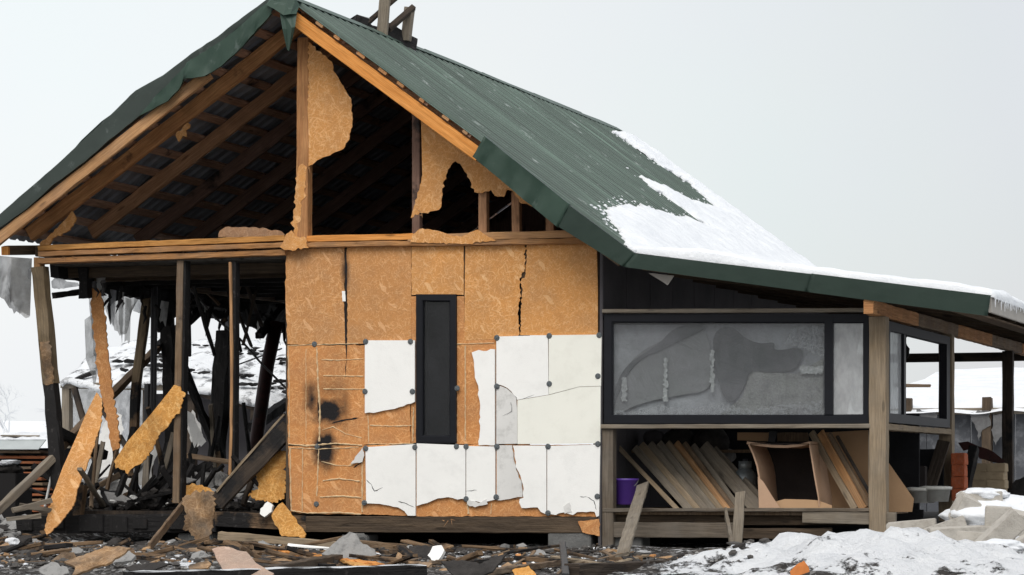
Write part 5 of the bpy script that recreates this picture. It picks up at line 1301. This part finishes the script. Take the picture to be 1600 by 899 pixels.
# bent plywood box: four curved walls, open to the front
bx = empty('bent_plywood_box', P(1240, 792, .35), 'open box of bent pale plywood with a dark inside under the window', 'box')
def curved(name, pts, depth, th, mat, y=.18):
    bm = bmesh.new(); A = [bm.verts.new(P(u, v, y)) for u, v in pts]; B = [bm.verts.new(P(u, v, y) + Vector((0, depth, 0))) for u, v in pts]
    for i in range(len(pts) - 1): bm.faces.new((A[i], A[i + 1], B[i + 1], B[i]))
    bmesh.ops.recalc_face_normals(bm, faces=bm.faces)
    o = under(link(name, bm, mat), bx); md = o.modifiers.new('t', 'SOLIDIFY'); md.thickness = th; md.offset = 0; return o
curved('top_panel', [(1167, 692), (1185, 695), (1205, 697.5), (1228, 698), (1248, 696), (1266, 692)], .7, .026, M['ply'])
curved('side_panel', [(1170, 695), (1177, 710), (1183, 728), (1186, 745), (1187, 760), (1190, 790)], .7, .016, M['ply'])
curved('side_panel', [(1265, 695), (1269, 720), (1273, 745), (1279, 778), (1280, 792)], .7, .014, M['ply'])
curved('back_panel', [(1172, 694), (1264, 694)], .0 + .01, .01, M['ply_dark'])
bm = slab_bm([P(*q, .85) for q in [(1190, 692), (1280, 690), (1292, 792), (1204, 792)]], (0, -1, 0), .01); under(link('back_panel', bm, M['ply_dark']), bx)  # near-black ply puts the shade inside the pale box into the colour
shard('plywood_sheet', 'pink triangular plywood offcut in the lower corner of the bent box', 'sheet', [(1184, 745), (1192, 752), (1208, 778), (1222, 798), (1186, 798)], .14, .1, .008, M['ply'], step=60, amp=.3)
shard('cardboard_sheet', 'cardboard piece lying in the bottom of the bent box', 'sheet', [(1204, 786), (1226, 780), (1278, 782), (1300, 790), (1300, 799), (1206, 799)], .16, .5, .02, M['cardboard'], step=14, amp=.8)
# purple bucket
def lathe(prof, seg=24, bm=None):
    bm = bm or bmesh.new(); R = []
    for (r, z) in prof: R.append([bm.verts.new((r * math.cos(k * 2 * math.pi / seg), r * math.sin(k * 2 * math.pi / seg), z)) for k in range(seg)])
    for i in range(len(R) - 1):
        for k in range(seg): bm.faces.new((R[i][k], R[i][(k + 1) % seg], R[i + 1][(k + 1) % seg], R[i + 1][k]))
    bm.faces.new(R[0][::-1]); bm.faces.new(R[-1]); return bm
bp = P(977, 789, .22); bk = empty('bucket', bp, 'purple plastic bucket on the deck left of the leaning planks', 'bucket')
link('body', lathe([(.095, 0), (.105, .01), (.13, .24), (.138, .245), (.138, .265), (.126, .265), (.10, .03), (.0001, .025)]), M['purple'], bk, smooth=True)
hp = [(.138 * math.cos(t), .138 * math.sin(t) * .3 - .13 * math.sin(t), .25 - .10 * math.sin(t)) for t in [i * math.pi / 12 for i in range(13)]]
link('handle', tube_bm(hp, .005, 6), M['rod'], bk)
# gas cylinder
cp = P(1164, 800, .75); gcs = .78; gc = empty('gas_cylinder', cp, 'grey steel gas cylinder standing behind the leaning planks', 'gas cylinder')
link('body', lathe([(.10, .0), (.15, .04), (.155, .12), (.155, .42), (.14, .50), (.09, .555), (.04, .575), (.035, .60)]), M['steel'], gc, smooth=True)
link('collar', lathe([(.085, .54), (.085, .66), (.075, .66), (.075, .56)]), M['steel'], gc, smooth=True)
link('valve', lathe([(.022, .59), (.022, .65), (.035, .66), (.035, .69)], 10), M['dark_metal'], gc, smooth=True)
gc.scale = (gcs, gcs, gcs)
# dim clutter on the shelf behind
for i, (u, v, r, m, lb) in enumerate([(1060, 688, .13, 'soot_wool', 'dark bundle above the middle of the leaning planks'), (1112, 690, .15, 'soot_wool', 'brown grey sack behind the right end of the leaning planks'), (1136, 712, .07, 'plaster', 'small grey jar shaped lump beside the gas cylinder'), (1022, 684, .09, 'wall_dark', 'dark boxlike bundle near the top left of the opening')]):
    bm = bmesh.new(); q = bmesh.ops.create_icosphere(bm, subdivisions=3, radius=r)
    for w in bm.verts: w.co = Vector((w.co.x * 1.3, w.co.y, w.co.z)) + noise.noise_vector(w.co * 7 + Vector((i * 5, 0, 0))) * r * .35
    ob = link('sack', bm, M[m], smooth=True); ob.location = P(u, v, 1.3); tag(ob, lb, 'sack')
shd = box('shelf_board', X(965, 1.1), X(1260, 1.1), 1.1, 1.6, P(1100, 703, 1.1).z - .03, P(1100, 703, 1.1).z, M['worn_wood'], house)
# dusty tarp folded behind the big pane
def tarp(pts, y, name, label, mat):
    for _ in range(2 if len(pts) > 6 else 0):
        pts = [q for i in range(len(pts)) for q in ((pts[i][0] * .75 + pts[(i + 1) % len(pts)][0] * .25, pts[i][1] * .75 + pts[(i + 1) % len(pts)][1] * .25), (pts[i][0] * .25 + pts[(i + 1) % len(pts)][0] * .75, pts[i][1] * .25 + pts[(i + 1) % len(pts)][1] * .75))]
    w = [P(u, v, y) for (u, v) in pts]; bm = slab_bm(w, (0, -1, 0), .006); bmesh.ops.triangulate(bm, faces=bm.faces)
    bmesh.ops.subdivide_edges(bm, edges=bm.edges, cuts=2)
    for v in bm.verts: v.co.y += noise.noise(v.co * 2.2) * .012
    return tag(rebase(link(name, bm, mat)), label, 'tarp')
tarp([(950, 508), (1292, 506), (1292, 652), (950, 654)], .075, 'tarp', 'grey sheet added behind the whole wide pane to lighten it', M['sheet_grey'])  # backing added to grey the pane like misted, reflecting glass
tarp([(950, 655), (957, 615), (972, 580), (1000, 550), (1030, 535), (1060, 515), (1098, 512), (1108, 530), (1112, 560), (1114, 610), (1060, 618), (1000, 630)], .045, 'tarp', 'grey cloth hung in a slope behind the left part of the dusty pane', M['cloth_grey'])
tarp([(952, 655), (962, 600), (980, 568), (1030, 538), (1045, 520), (1065, 508), (1105, 508), (1098, 516), (1064, 532), (1036, 546), (1000, 560), (975, 590)], .028, 'tarp', 'dark folded edge of cloth arching behind the left part of the dusty pane', M['tarp'])
tarp([(1112, 525), (1130, 510), (1148, 512), (1165, 530), (1190, 538), (1212, 534), (1208, 550), (1260, 540), (1245, 580), (1200, 582), (1172, 578), (1165, 600), (1150, 625), (1140, 630), (1128, 615), (1118, 580)], .030, 'tarp', 'dark bunched tarp behind the middle of the dusty pane', M['tarp'])
tarp([(1172, 578), (1245, 584), (1286, 560), (1286, 650), (1120, 652), (1160, 620)], .045, 'tarp', 'pale crumpled film behind the lower right of the dusty pane', M['plaster'])
for (u0, v0, u1, v1, lb) in [(1037, 560, 1043, 628, 'pale tape strip behind the left part of the dusty pane'), (1110, 548, 1116, 612, 'pale tape strip behind the middle of the dusty pane'), (972, 590, 979, 628, 'short pale tape strip at the left end of the dusty pane'), (1250, 572, 1286, 584, 'pale label strip near the right end of the dusty pane')]:
    shard('tape_strip', lb, 'tape', [(u0, v0), (u1, v0), (u1, v1), (u0, v1)], .012, .0, .004, M['plaster_light'], step=2.2, amp=1.5)
for (pts, lb, mt) in [([(952, 655), (952, 640), (985, 644), (1030, 634), (1075, 640), (1130, 630), (1180, 641), (1230, 632), (1286, 626), (1288, 655)], 'pale frost rim along the bottom of the dusty pane', 'frost'), ([(1240, 512), (1288, 510), (1288, 560), (1262, 548), (1226, 536)], 'pale frost patch in the upper right of the dusty pane', 'frost'),
        ([(1318, 508), (1352, 508), (1354, 540), (1330, 542), (1316, 530)], 'white frost crust in the upper part of the small pane', 'frost_white'), ([(1322, 556), (1352, 552), (1352, 640), (1336, 646), (1318, 620)], 'white frost crust in the lower part of the small pane', 'frost_white')]:
    shard('frost_crust', lb, 'frost', pts, .004, .0, .003, M[mt], step=2.5, amp=2.2)
# black jacket-like cloth burnt over the side window sash
shard('burnt_cloth', 'black burnt rag hanging inside the side window', 'rag', [(1402, 510), (1416, 516), (1417, 540), (1421, 545), (1420, 556), (1413, 562), (1412, 572), (1407, 585), (1402, 590)], 1.6, .02, .02, M['char'], step=4, amp=1.4)

# ------------------------------------------------------------------ right side: blocks, snow heap, store under the open veranda
def block_at(name, label, u, v, y, size, rot, mat, group=None, cat='block', bev=.008):
    bm = bmesh.new(); bmesh.ops.create_cube(bm, size=1)
    for w in bm.verts: w.co = Vector((w.co.x * size[0], w.co.y * size[1], w.co.z * size[2]))
    bmesh.ops.bevel(bm, geom=list(bm.edges), offset=bev, segments=2, affect='EDGES')
    bmesh.ops.subdivide_edges(bm, edges=[e for e in bm.edges if e.calc_length() > .1], cuts=2, use_grid_fill=True)
    for w in bm.verts: w.co += noise.noise_vector(w.co * 9 + Vector((u, v, 0))) * .006
    o = link(name, bm, mat); o.location = P(u, v, y); o.rotation_euler = rot
    return tag(o, label, cat, group)
GB = 'broken aerated blocks in the snow at the right'
bl = [(1560, 838, -2.6, (.50, .24, .18), (.15, -.75, .2), 'long grey block tilted steeply up to the right near the edge'), (1582, 868, -2.9, (.45, .22, .18), (.1, -.55, .15), 'long grey block lying below the steeply tilted one'),
      (1513, 800, -1.3, (.28, .20, .26), (.3, .45, .5), 'grey block standing on its corner under the snow cap'), (1560, 815, -1.9, (.24, .14, .26), (.1, .05, .2), 'small upright block in the snow'),
      (1500, 838, -2.0, (.55, .25, .16), (.05, -.05, .3), 'flat wide block left of the tilted pair'), (1470, 836, -1.5, (.5, .25, .2), (0, -.35, .2), 'broad block sloping down to the left'),
      (1540, 845, -2.4, (.5, .22, .14), (0, .06, .1), 'flat block under the small upright one'), (1592, 818, -1.5, (.34, .22, .2), (.1, .2, -.3), 'block at the right edge above the tilted pair'),
      (1530, 866, -3.3, (.36, .24, .14), (.1, .12, .2), 'half buried block right behind the snow mound'), (1425, 826, -1.3, (.45, .2, .14), (.05, -.1, .1), 'block at the foot of the main veranda post'),
      (1532, 782, -1.1, (.42, .3, .16), (.05, -.06, .1), 'block carrying a thick cap of snow at the top of the heap')]
for (u, v, y, sz, rt, lb) in bl: block_at('aerated_block', lb, u, v, y, sz, rt, M['aac'], GB)
def snow_blob(name, label, u, v, y, sx_, sy_, sz_):
    bm = bmesh.new(); bmesh.ops.create_icosphere(bm, subdivisions=4, radius=1)
    for w in bm.verts:
        c = w.co.copy(); nz_ = noise.fractal(c * 1.7 + Vector((u, v, 0)), 1, 2, 4) * .22
        w.co = Vector((c.x * sx_, c.y * sy_, c.z * sz_)) * (1 + nz_)
    o = link(name, bm, M['snow'], smooth=True); o.location = P(u, v, y); return tag(o, label, 'snow')
snow_blob('snow_patch', 'rounded snow cap on the topmost block of the heap', 1538, 773, -1.1, .24, .17, .06)
snow_blob('snow_drift', 'snow drift filling the gap behind the upright block', 1545, 806, -1.2, .42, .3, .13)
snow_blob('snow_drift', 'snow drift at the right edge above the blocks', 1592, 800, -1.0, .35, .3, .16)
snow_blob('snow_drift', 'snow patch between the two tilted blocks and the mound', 1560, 856, -3.1, .25, .2, .07)
# orange hollow bricks stacked beside the second post
for i in range(4):
    o = block_at('hollow_brick', ['bottom', 'second from bottom', 'third from bottom', 'top'][i] + ' brick of the orange stack beside the veranda post', 1499, 773 - i * 18.5, ypost - .25, (.14 + .006 * (i % 2), .25, .128), (0, 0, rnd(-.05, .05)), M['brick'], 'orange bricks stacked by the veranda post', 'brick', .006)
# beige blocks
for i in range(4):
    for j in range(2):
        yy = ypost + 1.4; o = block_at('beige_block', ('left ' if j == 0 else 'right ') + ['bottom', 'lower middle', 'upper middle', 'top'][i] + ' block of the beige stack right of the orange bricks',
                 1530 + j * 27 + (i % 2) * 1.5, 770 - i * 13, yy, (.205, .3, .098), (0, 0, rnd(-.03, .03)), M['beige_block'], 'beige blocks stacked under the veranda', 'block', .006)
for i, (u, v, lb) in enumerate([(1462, 778, 'white plastic tub with lid beside the orange bricks'), (1440, 780, 'lower dull tub left of the white lidded tub')]):
    tb_ = empty('tub', P(u, v + 6, 1.6), lb, 'tub')
    link('body', lathe([(.13, 0), (.15, .12), (.155, .12)]), M['white_plastic'], tb_, smooth=True); link('lid', lathe([(.165, .12), (.168, .15), (.12, .16), (.12, .155)]), M['white_plastic'], tb_, smooth=True)
bar('broken_plank', 'sooty board leaning inside the open side of the veranda', 'plank', (1450, 770, 3.0), (1475, 690, 3.3), .04, .14, M['sooty_beam'], up=(1, 0, 0))
box_ = block_at('dark_crate', 'dark crate standing behind the two tubs', 1452, 738, 3.6, (.32, .3, .5), (0, 0, .1), M['black_void'], None, 'crate')
block_at('dark_crate', 'smaller dark crate left of the tall dark one', 1425, 752, 2.9, (.3, .3, .32), (0, 0, .1), M['ply_dark'], None, 'crate')
shard('maroon_sheet', 'maroon roofing sheet bent over the beige stack', 'metal sheet', [(1497, 692), (1512, 690), (1552, 706), (1572, 722), (1562, 724), (1530, 716), (1520, 700), (1505, 704)], 5.6, .3, .02, M['maroon'], step=8, amp=.8)
bar('broken_beam', 'charred timber leaning against the beige stack from the left', 'beam', (1508, 770, 4.6), (1522, 700, 4.9), .10, .10, M['char'], rough=.006)
shard('black_tarp', 'black heap lying by the veranda floor beside the third post', 'tarp', [(1574, 775), (1582, 755), (1600, 745), (1625, 748), (1625, 780)], 7.6, .3, .05, M['soot_wool'], step=6, amp=2)
bm = bmesh.new()
for i in range(60):
    x = rnd(X(1400), X(1500, 2)); y = rnd(-.4, 3.5); chunk_bm(bm, (x, y, gh(x, y) + rnd(0, .12)), rnd(.05, .14), (1.5, 1, .5))
tag(link('veranda_rubbish', bm, M['ply_dark']), 'brown rubbish strewn under the open end of the veranda', 'rubbish', kind='stuff')
box('veranda_base', sx - .1, sx + .08, .2, YB, -.1, .14, M['wall_dark'], house)
box('veranda_floor', xR, sx, 2.66, YB, -.1, .24, M['sooty_beam'], house)

# ------------------------------------------------------------------ behind: shed at the right
ysd = 17.0
sh = empty('long_shed', (X(1500, ysd), ysd, 0), 'long low shed with grey patched walls and deep snow on its roof behind the veranda', 'shed')
x0, x1 = X(1380, ysd), X(1800, ysd)
zr = P(1500, 640, ysd).z
n_p = 12
for i in range(n_p):
    a = x0 + (x1 - x0) * i / n_p; b = x0 + (x1 - x0) * (i + 1) / n_p - .012
    under(box('wall_panel', a, b, ysd + rnd(0, .02), ysd + .08, -.1, zr - .06, M['shed_wall']), sh)
for u in (1418, 1543, 1680):
    x = X(u, ysd - .1); under(beam('post', (x, ysd - .12, -.1), (x, ysd - .12, zr + .18), .14, .14, M['dark_beam'], None, up=(0, 1, 0), rough=.01), sh)
under(beam('eave_rail', (x0, ysd - .08, zr - .03), (x1, ysd - .08, zr - .03), .08, .10, M['grey_wood']), sh)
ztop = P(1500, 576, ysd + 6).z; bm = bmesh.new(); R = []
for i in range(50):
    x = x0 + (x1 - x0) * i / 49; r = []
    for j in range(12):
        f = j / 11; y = ysd - .25 + f * 6; z = zr + .04 + .16 * sm(f * 5) + f * (ztop - zr - .2) + .05 * noise.noise(Vector((x, y, 0))) - (.0 if j else .10 + .05 * noise.noise(Vector((x * 2, 0, 0))))
        r.append(bm.verts.new((x, y, z)))
    R.append(r)
for i in range(49):
    for j in range(11): bm.faces.new((R[i][j], R[i + 1][j], R[i + 1][j + 1], R[i][j + 1]))
under(link('roof_snow', bm, M['snow'], smooth=True), sh)
shard('torn_film', 'torn pale plastic film hung on the shed wall beside the middle post', 'plastic film', [(1515, 645), (1545, 642), (1548, 665), (1535, 672), (1530, 690), (1526, 672), (1518, 655)], ysd - .2, .0, .01, M['film_soot'], step=4, amp=1.5)
shard('torn_film', 'torn pale plastic film hung on the shed wall right of the middle post', 'plastic film', [(1552, 648), (1572, 645), (1572, 680), (1562, 684), (1556, 696), (1551, 680)], ysd - .2, .0, .01, M['film_soot'], step=4, amp=1.5)
shard('torn_film', 'torn pale plastic film seen through the side window', 'plastic film', [(1432, 640), (1462, 644), (1466, 664), (1446, 660), (1436, 668)], ysd - .2, .0, .01, M['film_soot'], step=4, amp=1.5)
bar('bare_branch', 'thin pole in front of the snowy shed roof seen through the side window', 'pole', (1398, 602, 14), (1454, 603, 14), .05, .05, M['worn_wood'], rough=.006)
# ------------------------------------------------------------------ behind: collapsed greenhouse shelter at the left
yo = 8.6
gs = empty('film_shelter', P(180, 815, yo), 'timber shelter wrapped in torn plastic film under a snowy roof behind the left bay', 'shelter')
def gb_(name, a, b, w, h, m, **k): return under(link(name, beam_bm(P(*a), P(*b), w, h, **k), M[m]), gs)
gb_('post', (105, 600, yo), (106, 826, yo), .12, .12, 'grey_wood', up=(0, 1, 0), rough=.004)
gb_('post', (232, 606, yo), (230, 826, yo), .12, .12, 'sooty_beam', up=(0, 1, 0), rough=.004)
gb_('post', (300, 610, yo), (300, 826, yo), .12, .12, 'sooty_beam', up=(0, 1, 0), rough=.004)
gb_('post', (400, 640, yo), (400, 826, yo), .12, .12, 'sooty_beam', up=(0, 1, 0), rough=.004)
gb_('eave_beam', (98, 602, yo - .02), (275, 606, yo - .02), .12, .09, 'grey_wood', rough=.004)
gb_('eave_beam', (275, 606, yo - .02), (470, 652, yo - .02), .12, .10, 'sooty_beam', rough=.004)
gb_('brace', (116, 606, yo - .1), (160, 760, yo - .1), .08, .06, 'sooty_beam', up=(0, 1, 0), rough=.004)
gb_('brace', (160, 640, yo - .1), (250, 780, yo - .1), .07, .06, 'sooty_beam', up=(0, 1, 0), rough=.004)
def film_sheet(pts, y, mat, amp=.08):
    us = [p[0] for p in pts]; vs = [p[1] for p in pts]; bm = bmesh.new(); nU, nV = 16, 16; g = []
    (a, b, c, d) = pts
    for i in range(nU + 1):
        r = []
        for j in range(nV + 1):
            f, e = i / nU, j / nV; u = (a[0] * (1 - f) + b[0] * f) * (1 - e) + (d[0] * (1 - f) + c[0] * f) * e; v = (a[1] * (1 - f) + b[1] * f) * (1 - e) + (d[1] * (1 - f) + c[1] * f) * e
            r.append(bm.verts.new(P(u, v, y + amp * noise.noise(Vector((u * .06, v * .035, 2))) * (1 + e))))
        g.append(r)
    for i in range(nU):
        for j in range(nV): bm.faces.new((g[i][j], g[i + 1][j], g[i + 1][j + 1], g[i][j + 1]))
    return under(link('plastic_film', bm, mat, smooth=True), gs)
film_sheet([(108, 606), (180, 607), (182, 826), (108, 826)], yo + .1, M['film'], .25)
film_sheet([(180, 607), (232, 609), (226, 826), (182, 826)], yo + .15, M['film_grey'], .3)
under(box('back_wall', X(232, yo + .8), X(500, yo + .8), yo + .8, yo + .85, -.1, P(300, 615, yo + .8).z, M['wall_dark']), gs)
# snowy, debris strewn roof
m, t_, b_ = mat_new('dirty_snow', .9); nb = NB(t_); tcn = nb.n('ShaderNodeTexCoord'); v_ = tcn.outputs['Object']
w_ = nb.ramp(nb.noise(nb.mapping(v_, (1, .5, 1)), 3.6, 9, .74), [(.52, 0), (.60, 1)])
nb.l(nb.mix(nb.math('MULTIPLY', w_, .85), (.80, .82, .84), (.10, .10, .105)), b_.inputs['Base Color']); nb.bump(nb.noise(v_, 5, 8, .7), b_, .7, .08); M['dirty_snow'] = m
bm = bmesh.new(); R = []
top = lambda f: (225 + f * 260, 530 + f * 3); bot = lambda f: (92 + f * 400, 598 + (f > .45) * (f - .45) * 90)
for i in range(61):
    f = i / 60; r = []
    for j in range(25):
        e = j / 24; a = P(*bot(f), yo - .15); b = P(*top(f), yo + 5)
        p = a.lerp(b, e) + Vector((0, 0, .10 * noise.fractal(Vector((f * 9, e * 5, 0)), 1, 2, 4) + .12 * math.sin(e * math.pi)))
        r.append(bm.verts.new(p))
    R.append(r)
for i in range(60):
    for j in range(24): bm.faces.new((R[i][j], R[i + 1][j], R[i + 1][j + 1], R[i][j + 1]))
o = link('roof', bm, M['dirty_snow'], smooth=True); md = o.modifiers.new('t', 'SOLIDIFY'); md.thickness = .08; under(o, gs)
for i in range(34):
    f = rnd(.15, .95); e = rnd(.05, .8); a = P(*bot(f), yo - .15).lerp(P(*top(f), yo + 5), e) + Vector((0, 0, .13)); bm = bmesh.new()
    for q in range(4): chunk_bm(bm, a + Vector((rnd(-.12, .12), rnd(-.1, .1), 0)), rnd(.03, .09), (1.4, 1, .35))
    under(link('roof_debris', bm, M['char']), gs)
gb_('roof_debris', (112, 596, yo - .1), (146, 582, yo + .3), .07, .05, 'char', rough=.012)
# ------------------------------------------------------------------ lumber stack at the far left
ys_ = 3.6
ls = empty('lumber_stack', P(30, 835, ys_), 'stack of reddish boards under a snowy pale sheet at the far left', 'lumber stack')
for i in range(13):
    v = 706 + i * 8.4
    under(beam('board', P(-30 + rnd(-4, 4), v, ys_ + rnd(0, .05)), P(74 + rnd(-4, 5), v + rnd(-.6, .6), ys_ + rnd(0, .05)), .25, .032, M['stack_wood'] if i % 3 else M['worn_wood'], rough=.003), ls)
    if i % 2 == 0:
        for u in (2, 58): under(box('spacer', X(u, ys_), X(u + 6, ys_), ys_ + .05, ys_ + .9, P(30, v + 6, ys_).z, P(30, v + 2.4, ys_).z, M['sooty_beam']), ls)
under(box('stack_core', X(-30, ys_), X(70, ys_), ys_ + .35, ys_ + .9, 0, P(30, 700, ys_).z, M['black_void']), ls)
o = slab_bm([P(-30, 687, ys_ - .1), P(72, 687, ys_ - .1), P(60, 702, ys_ - .25), P(-30, 702, ys_ - .25)], (0, -.7, .7), .01); under(link('cover_sheet', o, M['pale_metal']), ls)
bm = bmesh.new(); R = []
for i in range(30):
    u = -30 + i * 3.6; r = []
    for j in range(8):
        f = j / 7; p = P(u, 687, ys_ - .12); p.y += f * 1.2; p.z += .01 + .08 * sm(f * 3) + .025 * noise.noise(Vector((u * .08, f * 3, 0))); r.append(bm.verts.new(p))
    R.append(r)
for i in range(29):
    for j in range(7): bm.faces.new((R[i][j], R[i + 1][j], R[i + 1][j + 1], R[i][j + 1]))
under(link('snow', bm, M['snow'], smooth=True), ls)
under(beam('board', P(2, 681, ys_ - .02), P(62, 682, ys_ + .1), .10, .02, M['grey_wood'], rough=.004), ls)
bm = bmesh.new(); chunk_bm(bm, P(12, 735, 2.2), .22, (1, .7, .55), sub=3); tag(rebase(link('dark_barrel_lid', bm, M['soot_wool'], smooth=True)), 'rounded black burnt object with a snowy top before the lumber stack', 'burnt object')
bm = bmesh.new(); chunk_bm(bm, P(12, 724, 2.15), .19, (1, .7, .2), sub=3); tag(rebase(link('snow_patch', bm, M['snow'], smooth=True)), 'snow lying on the rounded black object before the lumber stack', 'snow')
block_at('dark_crate', 'black charred crate under the rounded black object', 8, 780, 2.2, (.5, .4, .6), (0, 0, 0), M['char'], None, 'crate')

# ------------------------------------------------------------------ frosted trees in the mist
def tree(u, vb, y, h, lb, seed):
    rs = random.Random(seed); root = P(u, vb, y); root.z = gh(root.x, root.y) - .05
    t = empty('frosted_tree', root, lb, 'tree', 'frosted trees in the mist at the far left'); bm = bmesh.new(); tw = bmesh.new()
    def grow(p, d, l, r, lv, tgt):
        pts = [p]; q = p
        for i in range(4):
            d = (d + Vector((rs.uniform(-.18, .18), rs.uniform(-.18, .18), rs.uniform(-.05, .1) if lv < 3 else -.10))).normalized(); q = q + d * l / 4; pts.append(q)
        tube_bm(pts, [r * (1 - .13 * i) for i in range(5)], 5 if lv < 2 else 3, bm=bm if lv < 2 else tw)
        if lv < 5:
            for i in range(3 if lv < 3 else 4):
                b = pts[rs.choice([2, 3, 4])]; a = rs.uniform(0, 6.3); s = rs.uniform(.4, .95)
                grow(b, (d + Vector((math.cos(a), math.sin(a), rs.uniform(.0, .5))) * s).normalized(), l * rs.uniform(.55, .8), r * .5, lv + 1, tgt)
    grow(Vector((0, 0, 0)), Vector((0, 0, 1)), h * .33, h * .022, 0, None)
    link('trunk', bm, M['frost_mist_twig'], t); link('crown', tw, M['frost_mist_twig'], t)
tree(14, 668, 70, 4.6, 'larger pale frosted tree at the left edge beyond the lumber stack', 3)
tree(78, 668, 78, 4.2, 'frosted tree seen between the leaning corner post and the shelter', 8)
tree(118, 668, 95, 3.6, 'faint frosted tree just above the corner of the film shelter', 5)
